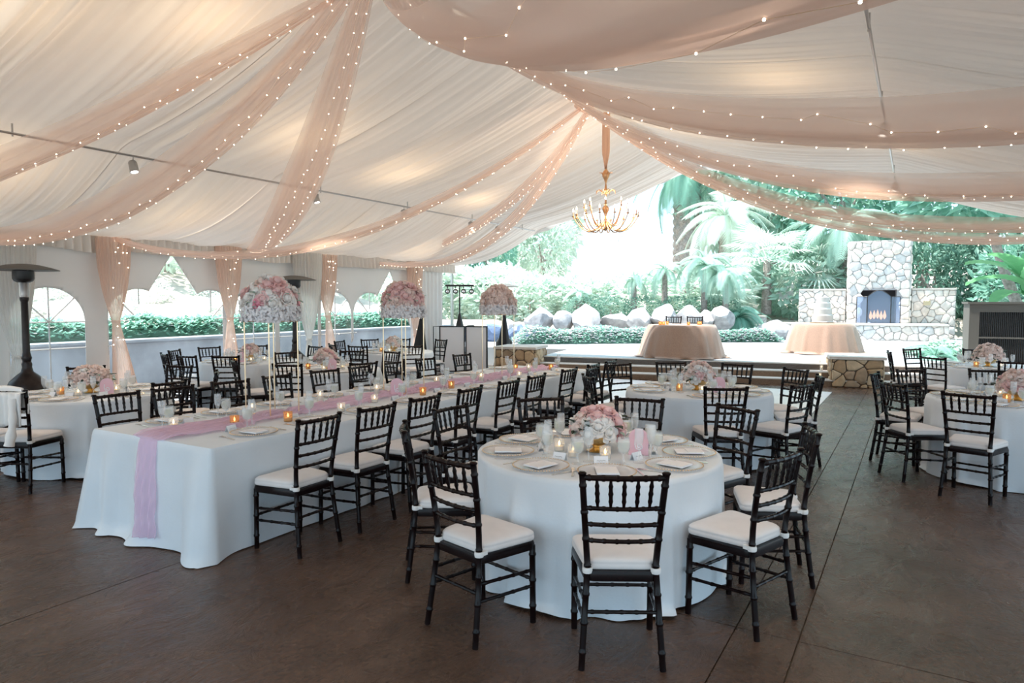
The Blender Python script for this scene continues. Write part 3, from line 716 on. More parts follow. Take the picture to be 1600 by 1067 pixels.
def setting(key, px_, py_, rz, where, z=TZ + .0035, near=True, card=True, top=.40, swap=1, cut=.20):
    """one place: local +Y looks from the sitter to the table middle; origin at the plate"""
    c, s = cos(rz), sin(rz)
    def W(x, y, r=0):
        p_ = (px_ + c * x - s * y, py_ + s * x + c * y)
        return (*(free(key, *p_, r) if r else p_), z)
    j = lambda a: rnd(-a, a)
    t = item('plate', 'charger_plate', 'clear glass charger with gold beaded rim on the ' + where, 'plate', 'chargers on the ' + where, W(0, 0), rz, (('beads', 'beaded_rim', None),) if 1 else ())
    put('napkin', TW['napkin'], None, None, W(0, 0), (0, 0, rz + j(.15)))
    o = COL.objects[-1]; tag(o, 'folded white menu napkin on a charger on the ' + where, 'napkin', 'napkins on the ' + where); o.location.z = z
    item('knife', 'dinner_knife', 'silver dinner knife laid beside a charger on the ' + where, 'knife', 'knives on the ' + where, W(cut, j(.02)), rz + j(.25))
    item('fork', 'dinner_fork', 'silver dinner fork laid beside a charger on the ' + where, 'fork', 'forks on the ' + where, W(-cut, j(.02)), rz + j(.2))
    g = item('goblet', 'water_goblet', 'stemmed goblet of iced lemon water on the ' + where, 'goblet', 'water goblets on the ' + where, W(.12 + j(.02), .22 + j(.02), .040), rz, (('water', 'water', None),))
    if near:
        l = put('lemon_slice', TW['lemon'], None, g, (.010, 0, .108), (1.1, .3, rnd(0, 6))); l.scale = (.9,) * 3
    item('flute', 'champagne_flute', 'empty champagne flute standing beside a goblet on the ' + where, 'flute', 'champagne flutes on the ' + where, W(.20 + j(.02), .25 + j(.02), .035), rz)
    if card:
        k = item('place_card', 'place_card', 'white folded place card on the ' + where, 'place card', 'place cards on the ' + where, W(-.03 + j(.03), .215, .044), rz + j(.15))
        if near: put('handwriting', TW['script'], None, k)
SHORT = CHSHORT
LOW = {'T1': ('white and pink rose dome in a gold footed bowl', 'wwwpppb', 24, .185, .165, 1.62), 'T2': ('blush and ivory rose dome in a gold bowl before the stage steps', 'bbwwpb', 26, .185, .19, 1.45),
       'T3': ('wide blush rose dome in a gold bowl by the arched window', 'bbbbw', 34, .21, .17, 1.25), 'T4': ('peach rose bowl on the table by the planter wall', 'bbpb', 24, .17, .16, 1.3),
       'T5': ('loose blush rose bowl on the table beside the patio heater', 'bpbw', 24, .19, .18, 1.35), 'T6': ('peach and white rose bowl near the black speaker stand', 'bbwb', 24, .18, .17, 1.3),
       'R1': ('blush rose dome in gold bowl right of the dance floor', 'bbbp', 26, .19, .18, 1.5), 'R2': ('tall-domed blush rose bowl in front of the evaporative cooler', 'bbb', 30, .22, .22, 1.5)}
TALL = ((-4.68, 3.92), (-4.68, 5.65), (-4.68, 7.56)); BIGCARD = (-4.55, 5.38)
NUMPOS = {}
for k, v in LOW.items(): free(k, TABLES[k][0], TABLES[k][1], v[3] + .012, fix=True)
ANG = {k: spread([atan2(b_ - y, a_ - x) for a_, b_ in SEATS[k]], 2 * math.asin(.172 / .575)) for k, (x, y, w_) in TABLES.items()}
for k, (x, y, w_) in TABLES.items():
    for q in ANG[k]: free(k, x + .575 * cos(q), y + .575 * sin(q), .168, fix=True)
for k, dx, dy in (('T1', .27, .02), ('T2', .26, -.12), ('T3', .29, .02), ('R1', .12, -.26), ('T4', .12, -.26), ('T5', .25, -.12)): NUMPOS[k] = free(k, TABLES[k][0] + dx, TABLES[k][1] + dy, .064)
for y in LRY[:8] + [8.5]: free('L', X1 - .195, y, .168, fix=True)
for y in LLY: free('L', X0 + .195, y, .168, fix=True)
for x, y in TALL:
    for n_ in range(24):
        e_ = -.15 + .30 * (n_ % 6) / 6; free('L', *((x + e_, y - .15), (x + .15, y + e_), (x - e_, y + .15), (x - .15, y - e_))[n_ // 6], .012, fix=True)
free('L', *BIGCARD, .07, fix=True)
for k, (x, y, where) in TABLES.items():
    random.seed(sum(map(ord, k)))
    for q in ANG[k]: setting(k, x + .575 * cos(q), y + .575 * sin(q), q + pi / 2, SHORT[k], near=k in ('T1', 'T2', 'R1'), card=k in ('T1', 'T2', 'T3', 'R1'), cut=.19)
random.seed(77)
for y in LRY[:8] + [8.5]: setting('L', X1 - .195, y, pi / 2, 'long table edge facing the dance floor', card=True, cut=.215)
for y in LLY: setting('L', X0 + .195, y, -pi / 2, 'long table edge nearest the tent wall', card=True, cut=.215)

# ============================================================ candles
def votive(x, y, label, group, amber=False, z=TZ + .0035, tall=False, key=None):
    if key: x, y = free(key, x, y, .037)
    t = put('votive_candle', TW['tall_votive'] if tall else (AMB if amber else GLS), None, None, (x, y, z), (0, 0, rnd(0, 6))); tag(t, label, 'candle', group)
    put('wax', TW['candle'] if tall else TW['tea'], None, t); put('flame', TW['flame'], None, t, (0, 0, .074 if tall else .036)); return t
random.seed(31)
for k, (x, y, where) in TABLES.items():
    for i in range(5 if k == 'T1' else 4):
        q = (-2.3, -.9, .6, 2.0, -1.6)[i] + rnd(-.3, .3); rr = LOW[k][3] + .06
        am = (k not in ('T1',)) and i == 0
        votive(x + rr * cos(q), y + rr * sin(q), ('amber' if am else 'clear') + ' glass votive candle on the ' + SHORT[k], ('amber' if am else 'clear') + ' votives on the ' + SHORT[k], am, key=k)
random.seed(9)
for y, x, am, tl in ((3.10, -4.85, 0, 0), (3.42, -4.52, 1, 0), (3.78, -4.28, 1, 0), (4.35, -4.30, 0, 0), (4.62, -4.85, 0, 1), (4.9, -4.42, 0, 0), (5.3, -4.75, 0, 1), (5.55, -4.35, 1, 0), (6.15, -4.42, 1, 0), (6.45, -4.85, 0, 0), (6.8, -4.45, 0, 1), (7.1, -4.75, 1, 0), (7.5, -4.33, 0, 0), (8.05, -4.5, 0, 1), (8.3, -4.85, 1, 0), (8.6, -4.4, 1, 0), (3.95, -4.98, 0, 0)):
    lab = 'tall clear cylinder candle' if tl else ('amber votive candle' if am else 'clear votive candle')
    votive(x, y, lab + ' on the pink-runner long table', lab + 's on the long table', am, TZ + .0035, tl, 'L')

# ============================================================ roses
def rose_mesh(seed):
    random.seed(seed); mb = MB()
    mb.lathe([(1e-6, -.012), (.012, -.008), (.017, .004), (.014, .016), (.007, .021), (1e-6, .018)], 7)
    for ring, (n, r, h, tilt, w) in enumerate(((3, .010, .024, .10, .020), (4, .016, .024, .28, .024), (5, .022, .021, .55, .027), (6, .027, .015, .95, .029))):
        for k in range(n):
            q = 2 * pi * (k + .5 * (ring % 2)) / n + rnd(-.2, .2); tl = tilt + rnd(-.08, .08); ww = w * rnd(.92, 1.1)
            def pt(u, v):
                a = (u - .5) * 2; L_ = .034 * (.75 + .08 * ring); s = v * L_
                cup = .010 * (1 - a * a) * sin(pi * min(1, v * .9)); wid = ww * (.45 + .55 * sin(pi * min(v, .62) * .8 + .25)) * (1 - .25 * max(0, v - .7) / .3)
                rad = r * .35 + s * sin(tl) + cup - (.006 * max(0, v - .75) / .25 * -1.4); zz = -.012 + s * cos(tl) * (h / .022) - .004 * a * a * v - (.004 if v > .9 else 0)
                x, y = rad, a * wid * .62
                return (x * cos(q) - y * sin(q), x * sin(q) + y * cos(q), zz)
            mb.grid(pt, 4, 4)
    return mb.mesh('rose')
ROSES = {}
for nm, m in (('w', ROSEW), ('p', ROSEP), ('b', ROSEB), ('h', ROSEH)):
    ROSES[nm] = []
    for s in range(2):
        me = rose_mesh(40 + s); me.materials.append(m); ROSES[nm].append(me)
def leaf_mesh(L_=.07, w=.035):
    mb = MB(); mb.grid(lambda u, v: ((u - .5) * 2 * w * sin(pi * (v * .93 + .05)) ** .8, v * L_, .012 * abs(u - .5) * 2 - .02 * v * v), 2, 5); return mb.mesh('leaf')
LEAFME = leaf_mesh(); LEAFME.materials.append(LEAFD)
PALELEAF = leaf_mesh(.06, .02); PALELEAF.materials.append(LEAF2)
def orient(o, d, roll):
    o.rotation_mode = 'QUATERNION'; o.rotation_quaternion = Vector(d).to_track_quat('Z', 'Y') @ Euler((0, 0, roll)).to_quaternion()
def dome_flowers(t, c, r, rz, n, mix, size, zmin=-.1, leaves=14, jit=.04, fill=True, pale=False):
    """roses spread over a dome on a golden spiral"""
    if fill: put('foliage_mass', MB().lathe([(1e-6, zmin * r), (r * .78, zmin * r), (r * .80, rz * .2), (r * .62, rz * .58), (r * .3, rz * .78), (1e-6, rz * .82)], 14, c), LEAFD, t)
    for i in range(n):
        z = zmin + (1 - zmin) * (i + .5) / n; q = i * 2.39996 + rnd(-.15, .15); s = sqrt(max(0, 1 - z * z))
        d = Vector((s * cos(q), s * sin(q), z)); p = Vector((c[0] + d.x * r * .86, c[1] + d.y * r * .86, c[2] + z * rz * .86)); p += Vector((rnd(-1, 1), rnd(-1, 1), rnd(-1, 1))) * jit * r
        o = put('rose', random.choice(ROSES[random.choice(mix)]), None, t, p, None, size * rnd(.85, 1.15)); d2 = Vector((d.x, d.y, d.z * r / rz + .15)).normalized(); orient(o, d2, rnd(0, 6))
    for i in range(leaves):
        q = rnd(0, 6.28); z = rnd(zmin, .5); s = sqrt(1 - z * z); d = Vector((s * cos(q), s * sin(q), z)); p = Vector(c) + Vector((d.x * r * .92, d.y * r * .92, z * rz * .92))
        o = put('leaf', PALELEAF if pale or rnd(0, 1) < .3 else LEAFME, None, t, p, None, rnd(.5, .9)); o.rotation_mode = 'QUATERNION'; o.rotation_quaternion = (d + Vector((rnd(-.4, .4), rnd(-.4, .4), rnd(-.2, .4)))).to_track_quat('Y', 'Z')
def low_centre(x, y, label, mix, n=26, r=.18, rz=.165, z=TZ + .0035, size=1.5, rot=0):
    t = thing('rose_centrepiece', label, 'flower arrangement', (x, y, z), rot, 'low rose bowls on the round tables')
    put('gold_bowl', MB().lathe([(1e-6, 0), (.066, .001), (.068, .006), (.040, .014), (.028, .028), (.035, .040), (.085, .066), (.105, .105), (.107, .128), (.102, .128), (.08, .08), (1e-6, .055)], 28), GOLD, t)
    dome_flowers(t, (0, 0, .135), r, rz, n + 6, mix, size * .92, leaves=20)
    return t
random.seed(101)
for k, (lab, mix, n, r, rz, sz) in LOW.items(): low_centre(TABLES[k][0], TABLES[k][1], lab, mix, n, r, rz, size=sz)

# tall gold-framed centrepieces on the long table
def tall_centre(x, y, label, mix, r=.235, h=.80, hot=False):
    t = thing('tall_centrepiece', label, 'flower arrangement', (x, y, TZ + .004), 0, 'tall flower stands on the long table'); a = .15
    for sx in (-1, 1):
        for sy in (-1, 1): put('rod', MB().tube([(sx * a, sy * a, 0), (sx * a, sy * a, h)], .0055, 8), BRASS, t)
    for z in (.006, h - .004):
        fr_ = MB()
        for p, q in (((-a, -a), (a, -a)), ((a, -a), (a, a)), ((a, a), (-a, a)), ((-a, a), (-a, -a))): fr_.tube([(*p, z), (*q, z)], .0055, 8)
        put('frame_ring', fr_, BRASS, t)
    put('top_plate', MB().box(-a, a, -a, a, h - .004, h + .004), BRASS, t)
    # hydrangea skirt: uncountable small florets
    hb = MB()
    for i in range(900):
        q = rnd(0, 6.28); z = rnd(-.005, .12); rr = r * (.82 + .20 * sqrt(max(0, 1 - (z / .12 - .4) ** 2))) * rnd(.86, 1.06); c = Vector((rr * cos(q), rr * sin(q), h + z)); d = Vector((cos(q), sin(q), rnd(-.3, .7))).normalized()
        u = d.cross(Vector((0, 0, 1))).normalized(); w = d.cross(u); s = rnd(.011, .017); a0 = rnd(0, 3)
        for k in range(2):
            p = u * cos(a0 + k * pi / 2) + w * sin(a0 + k * pi / 2); g = d.cross(p)
            hb.add([c - p * s - g * s * .35, c + d * .004 - g * s * .5, c + p * s - g * s * .35, c + p * s + g * s * .35, c + d * .004 + g * s * .5, c - p * s + g * s * .35], [(0, 1, 4, 5), (1, 2, 3, 4)])
    o = put('hydrangea_skirt', hb.mesh('hydrangea_skirt', False), HYDR, t); o['kind'] = 'stuff'
    put('flower_core', MB().lathe([(1e-6, h), (r * .82, h + .005), (r * .86, h + .12), (r * .6, h + .25), (1e-6, h + .30)], 14), HYDR, t)
    dome_flowers(t, (0, 0, h + .12), r * 1.02, .27, 42, mix, 1.75, zmin=-.05, leaves=14, fill=False, jit=.07, pale=True)
    if hot:
        for q in (-1.15, .9): 
            o = put('rose', ROSES['h'][0], None, t, (r * .9 * cos(q), r * .9 * sin(q), h + .15), None, 1.35); orient(o, (cos(q), sin(q), .3), 0)
random.seed(55)
tall_centre(*TALL[0], 'tall gold stand of white and pink roses between the first long-table places', 'wwwwbp', hot=True)
tall_centre(*TALL[1], 'tall gold stand of blush roses midway along the long table', 'bbpp')
tall_centre(*TALL[2], 'tall gold stand of peach roses at the far end of the long table', 'bbbb')

# ---- pink acrylic table-number cards
def heart_card(x, y, rz, label, z=TZ + .004, s=1.0, round_=False):
    t = thing('table_number', label, 'table number', (x, y, z), rz, 'pink table number cards')
    w, h = .055 * s, .15 * s
    out = [(-w, 0), (w, 0), (w, h - w)] + [(w * cos(q), h - w + w * sin(q)) for q in [pi * k / 14 for k in range(1, 14)]] + [(-w, h - w)]
    put('acrylic_sheet', MB().prism(out, -.003, .003, Matrix.Rotation(pi / 2, 4, 'X')), PINKACRYL, t)
    P = [(-.018, .095), (-.020, .060), (-.012, .036), (.006, .030), (.020, .042), (.018, .058), (.004, .064), (-.008, .056), (-.004, .044), (.008, .044)]
    put('numeral', MB().tube([(p[0] * s, -.004, p[1] * s) for p in P], .0035 * s, 6), CARD, t)
    put('foot', MB().box(-.03 * s, .03 * s, -.02, .02, 0, .006), GLASS, t)
CAMA = lambda x, y: atan2(y, x) - pi / 2
for k, lab in (('T1', 'pink arched table number card beside the white-and-pink rose bowl'), ('T2', 'pink arched table number card on the table before the stage steps'), ('T3', 'pink arched table number card on the table by the arched window'), ('R1', 'pink arched table number card on the table right of the dance floor'), ('T4', 'pink arched table number card on the table by the planter wall'), ('T5', 'pink arched table number card on the table beside the patio heater')):
    x, y = NUMPOS[k]; heart_card(x, y, CAMA(x, y), lab, s=1.12)
heart_card(*BIGCARD, CAMA(*BIGCARD), 'large pink table number card standing on the long table runner', TZ + .004, 1.2)

# ---- pink gauze runner: one crinkled length, pressed flat where things stand on it, hanging over the near end against the cloth
def runner(u, v):
    L_ = Y1 - Y0 + .62; s = v * L_; xx = (u - .5)
    if s < .66: # hanging end lies on the cloth
        t = 1 - s / .66; z = TZ + .010 - .68 * t; w = .20 - .02 * t + .012 * sin(14 * t); x = -4.62 + .06 * t + w * xx
        td = max(0, min(1, (TZ + .003 - z) / (TZ - .015))); off = max(long_off(x + e_ - X0, td, 0, 0) for e_ in (-.02, 0, .02))
        return (x, Y0 - off - .008 - .010 * (1 + sin(2 * pi * xx * 3.3 + 3 * t)) * t - .005 * (1 + sin(30 * t + xx * 20)) * t, z)
    t = (s - .66) / (L_ - .66); y = Y0 - .012 + t * (Y1 - Y0); w = .34 + .04 * sin(3.1 * t * 6 + 1) + .02 * sin(23 * t) + .05 * noise.noise((y * 3, 1 if xx > 0 else 5, 0)); x = -4.62 + .03 * sin(t * 11) + .02 * sin(t * 29) + w * xx
    z = TZ + .012 + .028 * abs(sin(2 * pi * xx * 2.6 + 7 * noise.noise((y * 1.8, xx, 0)))) + .014 * max(0, noise.noise((y * 6, xx * 9, 1)))
    if s < .72: z = lerp(TZ + .010, z, (s - .66) / .06)
    for qx, qy, qr in REG['L']:
        if abs(qy - y) < qr + .05:
            d = sqrt((qx - x) ** 2 + (qy - y) ** 2) - qr
            if d < .045: z = min(z, lerp(TZ + .0048, TZ + .05, smooth((d - .012) / .033)))
    return (x, y, z)
tag(solid(put('table_runner', MB().grid(runner, 30, 520).mesh('table_runner'), RUNNER), .0015), 'pink gauze runner along the long table, hanging over its end', 'table runner')
# ============================================================ ceiling swags of blush gauze with fairy lights
def swag(p0, p1, sag, k, w, label, seed, wmid=1.0, nb=40, drop=.45):
    random.seed(seed); p0 = Vector(p0); p1 = Vector(p1); d = (p1 - p0); lat_ = Vector((-d.y, d.x, 0)).normalized()
    def path(u): q = p0.lerp(p1, u); q.z -= 4 * sag * u * (1 - u) * (1 + k * (1 - 2 * u)); return q
    def wid(u): return w * (.10 + .90 * wmid * sin(pi * (min(1, max(0, u)) * .94 + .03)) ** .7)
    def pt(u, v):
        a = 2 * v - 1; q = path(u); ww = wid(u); ple = sin(a * 11 + seed + 1.4 * sin(3 * u)) * .5 + sin(a * 23 + 5 * u) * .3
        q = q + lat_ * (a * ww * .5) + Vector((0, 0, drop * ww * (a * a - .55) * .55 + ple * .016 + .02 * noise.noise((u * 6, a * 2, seed))))
        return q
    t = thing('ceiling_swag', label, 'drape', (0, 0, 0), 0, 'blush gauze swags under the tent roof')
    put('gauze', MB().grid(lambda u, v: pt(u, v), 90, 44).mesh('gauze'), BLUSH, t)
    put('gauze_lining', MB().grid(lambda u, v: pt(u, .12 + .76 * v) + Vector((0, 0, .035 + .012 * sin(9 * v + seed))), 90, 30).mesh('gauze_lining'), BLUSH, t)
    lb = MB(); wires = MB()
    for row in (.22, .62):
        P = []
        for i in range(nb):
            u = (i + rnd(.2, .8)) / nb; v = row + .10 * sin(9 * u + seed) + rnd(-.05, .05); q = pt(u, v) - Vector((0, 0, .010)); P.append(q)
            lb.ball(q, .0058, 6, 3)
        wires.tube(P, .0009, 4)
    o = put('fairy_lights', lb.mesh('fairy_lights'), BULB, t); o['kind'] = 'stuff'
    put('light_wire', wires.mesh('light_wire'), BRASS, t)
W_ = LX + .16
swag((-4.2, 4.60, 4.52), (W_, .75, 2.52), .84, -.27, .55, 'blush fairy-light swag running to the tent side nearest the white jacket chair', 1)
swag((-4.2, 4.56, 4.54), (W_, 3.53, 2.62), .98, .16, .62, 'blush fairy-light swag ending above the first patio heater', 2)
swag((-4.2, 4.64, 4.50), (W_, 8.45, 2.66), .66, .03, .52, 'blush fairy-light swag ending above the hedge-opening drape', 3)
swag((-4.2, 9.15, 4.52), (W_, 5.87, 2.68), .96, -.06, .42, 'slim blush swag from the chandelier gather to the first post drape', 4)
swag((-4.2, 9.32, 4.52), (W_, 12.0, 2.56), .98, .42, .36, 'slim blush swag from the chandelier gather to the window post drape', 5)
swag((-4.2, 9.38, 4.52), (W_, 13.39, 2.70), .34, .84, .32, 'slim blush swag from the chandelier gather to the last side-wall post', 6)
swag((-4.2, 5.00, 4.55), (4.2, -1.18, 2.78), 1.01, .38, 1.25, 'wide blush swag sweeping low from the ridge to the open right side', 7, nb=26)
swag((-4.2, 5.90, 4.56), (4.2, 4.87, 2.86), .84, .42, .95, 'wide blush swag crossing the right roof slope over the round tables', 8)
swag((-4.2, 8.25, 4.55), (4.2, 8.05, 2.86), .85, .42, .85, 'broad blush swag from the ridge over the right-hand round tables', 9)
swag((-4.2, 8.60, 4.55), (4.2, 11.56, 2.86), 1.02, .42, .62, 'blush swag hanging before the garden opening, upper of two', 10)
swag((-4.2, 8.95, 4.54), (4.2, 13.77, 2.86), 1.07, .40, .48, 'blush swag hanging before the garden opening, lowest of the right side', 11)
# ridge gathers
for y, lab in ((4.65, 'gathered blush gauze knot on the ridge ahead of the wide swags'), (9.15, 'gathered blush gauze knot on the ridge beside the chandelier ribbon')):
    tag(put('swag_knot', MB().grid(lambda u, v: (-4.2 + (.10 + .04 * sin(9 * 2 * pi * u)) * sin(pi * v) * cos(2 * pi * u), y + (.16 + .03 * sin(9 * 2 * pi * u)) * sin(pi * v) * sin(2 * pi * u), 4.62 - .20 * v), 60, 10, True).mesh('swag_knot'), BLUSHCOL), lab, 'drape', 'gauze knots on the ridge')

# ============================================================ chandelier
c = thing('chandelier', 'gold candle-arm chandelier with crystal drops on a peach ribbon', 'chandelier', (-4.2, 9.96, 2.70))
put('ribbon', MB().grid(lambda u, v: ((u - .5) * lerp(.035, .12, smooth(v * 3)) , .01 * sin(2 * pi * u * 2 + v), lerp(1.06, 1.92, v)), 8, 12).mesh('ribbon'), RIBBON, c, (0, 0, 0), (0, 0, R(30))); solid(c.children[-1], .006)
put('stem', MB().lathe([(1e-6, .10), (.03, .12), (.045, .17), (.02, .22), (.014, .30), (.02, .36), (.05, .42), (.055, .46), (.02, .50), (.012, .60), (.018, .68), (.045, .72), (.02, .76), (.01, .84), (.03, .90), (.055, .95), (.055, 1.0), (.02, 1.05), (1e-6, 1.07)], 14), CHGOLD, c)
random.seed(8)
for ring, (n, r, z0, h) in enumerate(((14, .50, .16, .24), (8, .33, .24, .30))):
    for k in range(n):
        q = 2 * pi * (k + .5 * ring) / n; P = []
        for i in range(11):
            t = i / 10; rr = r * t; z = z0 + .10 * (1 - t) ** 2 - .13 * sin(pi * t * .95) * .8 + (h - .06) * t ** 3.2; P.append((rr * cos(q), rr * sin(q), z))
        a = put('arm', MB().tube(P, [.012 - .005 * i / 10 for i in range(11)], 6), CHGOLD, c); e = P[-1]
        put('candle_cup', MB().lathe([(1e-6, -.006), (.022, 0), (.026, .012), (.009, .014), (.008, .075), (1e-6, .075)], 8, e), CHGOLD, a)
        put('bulb', MB().lathe([(1e-6, .075), (.011, .085), (.012, .100), (.004, .128), (1e-6, .135)], 8, e), CHBULB, a)
        for j in range(3):
            s = (.55, .8, .98)[j]; p = P[int(s * 10)]; put('crystal_drop', MB().lathe([(1e-6, -.055), (.009, -.035), (.006, -.010), (.0008, 0), (1e-6, .02)], 5, (p[0], p[1], p[2] - .01)), GLASS, a)
for k in range(8):
    q = 2 * pi * k / 8; put('leaf_scroll', MB().tube([(.03 * cos(q), .03 * sin(q), .68), (.10 * cos(q), .10 * sin(q), .74), (.15 * cos(q), .15 * sin(q), .72), (.16 * cos(q), .16 * sin(q), .68)], [.006, .006, .005, .003], 5), CHGOLD, c)
    put('crown_scroll', MB().tube([(.03 * cos(q), .03 * sin(q), .93), (.07 * cos(q), .07 * sin(q), 1.0), (.11 * cos(q), .11 * sin(q), 1.0)], [.005, .005, .003], 5), CHGOLD, c)
cr = MB()
for i in range(260):
    q = rnd(0, 6.28); f = rnd(0, 1) ** .5; rr = .48 * f; z = -.02 - .16 * (1 - f) + rnd(-.06, .10)
    cr.lathe([(1e-6, -.022), (.006, -.010), (.003, .006), (1e-6, .016)], 4, (rr * cos(q), rr * sin(q), z + .06))
o = put('crystal_strands', cr.mesh('crystal_strands', False), GLASS, c); o['kind'] = 'stuff'
cl = bpy.data.lights.new('chandelier_light', 'POINT'); cl.energy = 55; cl.color = (1, .78, .55); cl.shadow_soft_size = .35
co = bpy.data.objects.new('chandelier_light', cl); COL.objects.link(co); co.parent = c; co.location = (0, 0, .40)

# ============================================================ purlin rails and can lights
for x, z, lab in ((-8.0, 3.42, 'thin steel lighting rail along the left roof slope'), (-.35, 3.66, 'thin steel lighting rail along the right roof slope')):
    t = thing('lighting_rail', lab, 'rail', (x, 0, z), 0, 'lighting rails under the roof')
    put('rail_tube', MB().tube([(0, -3.5, 0), (0, 14.6, 0)], .014, 6), STEEL, t)
    for k in range(9): put('rail_clip', MB().tube([(0, -2.8 + 2.1 * k, -.03), (0, -2.8 + 2.1 * k, .10)], .010, 6), STEEL, t)
def can(x, y, z, lab, aim, power=70, up=None, s=1.0):
    t = thing('can_light', lab, 'lamp', (x, y, z), 0, 'can lights on the lighting rails')
    put('bracket', MB().tube([(0, 0, 0), (0, 0, -.05), (.055 * s, 0, -.07), (.055 * s, 0, -.12 * s)], .006, 6), STEEL, t)
    M = Vector(aim).to_track_quat('-Z', 'Y').to_matrix().to_4x4(); M.translation = Vector((0, 0, -.12 * s))
    b = MB().lathe([(1e-6, .07 * s), (.035 * s, .065 * s), (.048 * s, .045 * s), (.050 * s, -.06 * s), (.055 * s, -.065 * s), (.055 * s, -.075 * s), (.042 * s, -.075 * s), (.042 * s, -.055 * s), (1e-6, -.05 * s)], 16); b.v = [tuple(M @ Vector(p)) for p in b.v]
    h = put('can_body', b, STEEL, t)
    l = MB().lathe([(1e-6, -.052 * s), (.040 * s, -.056 * s), (.041 * s, -.060 * s), (1e-6, -.064 * s)], 14); l.v = [tuple(M @ Vector(p)) for p in l.v]; put('lens', l, LENS, h)
    d = bpy.data.lights.new('can_spot', 'SPOT'); d.energy = power; d.color = (1, .82, .64); d.spot_size = R(75); d.spot_blend = .7; d.shadow_soft_size = .05
    so = bpy.data.objects.new('can_spot', d); COL.objects.link(so); so.parent = t; so.location = M @ Vector((0, 0, -.085 * s)); so.rotation_euler = Vector(aim).to_track_quat('-Z', 'Y').to_euler()
for k, (y, lab) in enumerate(((4.75, 'steel can light on the left rail between the first two swags'), (7.6, 'steel can light on the left rail past the third swag'), (9.7, 'steel can light on the left rail above the planter opening'), (11.85, 'first of two small can lights at the far end of the left rail'), (12.9, 'last can light at the far end of the left rail'))):
    can(-8.0, y, 3.42, lab, (.30, rnd(-.1, .1), -1), 65)
for k, (y, lab) in enumerate(((8.4, 'steel can light on the right rail above the wide swag'), (12.6, 'steel can light on the right rail seen between the swags'))):
    can(-.35, y, 3.66, lab, (-.25, -.2, -1), 28)
can(-.35, 3.0, 3.66, 'steel can light on the right rail above the open near end', (-.45, .25, -1), 65)
can(-8.0, 1.5, 3.42, 'steel can light on the left rail above the near end', (.3, .3, -1), 65)
# warm lamps hung between the roof frame and the liner: they glow through the fabric
for (s, side, y, e) in ((.30, -1, 2.6, 200), (.22, -1, 4.0, 200), (.40, -1, 6.3, 220), (.45, -1, 8.6, 220), (.80, -1, 6.2, 170), (.84, -1, 9.6, 180), (.86, -1, 12.4, 180), (.72, -1, 3.6, 200), (.5, -1, 11.2, 180), (.35, 1, 7.5, 180), (.45, 1, 10.5, 180), (.3, 1, 4.6, 150), (.25, -1, .8, 200)):
    x = lerp(RX, LX, s) if side < 0 else lerp(RX, EX, s); z = lerp(RZ, LZ, s) if side < 0 else lerp(RZ, EZ, s)
    d = bpy.data.lights.new('roof_lamp_light', 'POINT'); d.energy = e * 1.1; d.color = (1, .72, .42); d.shadow_soft_size = .10
    so = bpy.data.objects.new('roof_lamp_light', d); COL.objects.link(so); so.location = (x, y, z + .50)

# ============================================================ patio heaters
def heater(x, y, label):
    t = thing('patio_heater', label, 'heater', (x, y, 0), 0, 'bronze patio heaters')
    put('tank_cover', MB().lathe([(1e-6, 0), (.24, 0), (.24, .06), (.225, .10), (.225, .62), (.20, .68), (.12, .76), (.07, .80), (.055, .86), (.06, .90), (.045, .94)], 24), BRONZE, t)
    put('pole', MB().lathe([(.045, .92), (.050, .95), (.060, .98), (.050, 1.01), (.042, 1.05), (.040, 1.70), (.052, 1.73), (.052, 1.76), (.04, 1.78)], 18), BRONZE, t)
    put('burner', MB().lathe([(.05, 1.76), (.058, 1.80), (.058, 1.96), (.065, 1.97)], 18), STEEL, t)
    put('emitter', MB().lathe([(.07, 1.95), (.105, 1.97), (.12, 2.0), (.12, 2.10), (.10, 2.11)], 20), BLACK, t)
    put('reflector', MB().lathe([(.40, 2.105), (.40, 2.112), (.30, 2.145), (.18, 2.175), (.06, 2.19), (1e-6, 2.192)], 32), TAUPE, t)
    for k in range(3): q = k * 2.1; put('strut', MB().tube([(.09 * cos(q), .09 * sin(q), 2.09), (.20 * cos(q), .20 * sin(q), 2.16)], .006, 6), STEEL, t)
heater(-9.88, 4.38, 'bronze patio heater with domed reflector by the arched window')
heater(-9.92, 8.85, 'bronze patio heater with domed reflector behind the tall rose stand')
heater(-9.5, 15.65, 'patio heater by the booth panels with pale reflector')

# ============================================================ booth corner
def booth():
    t = thing('booth_facade', 'folding booth screen of white panels in black frames', 'screen', (-9.35, 13.55, 0), R(32))
    for k, (x, w, a) in enumerate(((-.60, .62, 0), (.03, .55, R(-14)))):
        M = Matrix.Translation((x, 0, 0)) @ Matrix.Rotation(a, 4, 'Z')
        p = put('panel', MB().box(.03, w - .03, -.008, .008, .05, 1.10, M), PANELW, t); f = MB()
        for b in ((0, .03, .02, 1.13), (w - .03, w, .02, 1.13), (0, w, .02, .05), (0, w, 1.10, 1.13)): f.box(b[0], b[1], -.018, .018, b[2], b[3], M)
        put('panel_frame', f, BLACK, p)
    put('side_rail', MB().tube([(-.60, .0, 1.12), (-.78, .45, 1.10), (-.78, .45, .0)], .012, 6), BLACK, t)
booth()
t = thing('light_stand', 'black lighting T-bar stand with four small round lamps', 'light stand', (-9.9, 14.15, 0), R(32))
put('mast', MB().tube([(0, 0, .55), (0, 0, 2.12)], .018, 8), BLACK, t); put('mast_foot', MB().lathe([(.10, 1.10), (.03, 1.40), (.02, 1.42)], 10), BLACK, t)
for k in range(3): q = 2.1 * k; put('leg', MB().tube([(0, 0, .62), (.42 * cos(q), .42 * sin(q), .01)], .012, 6), BLACK, t)
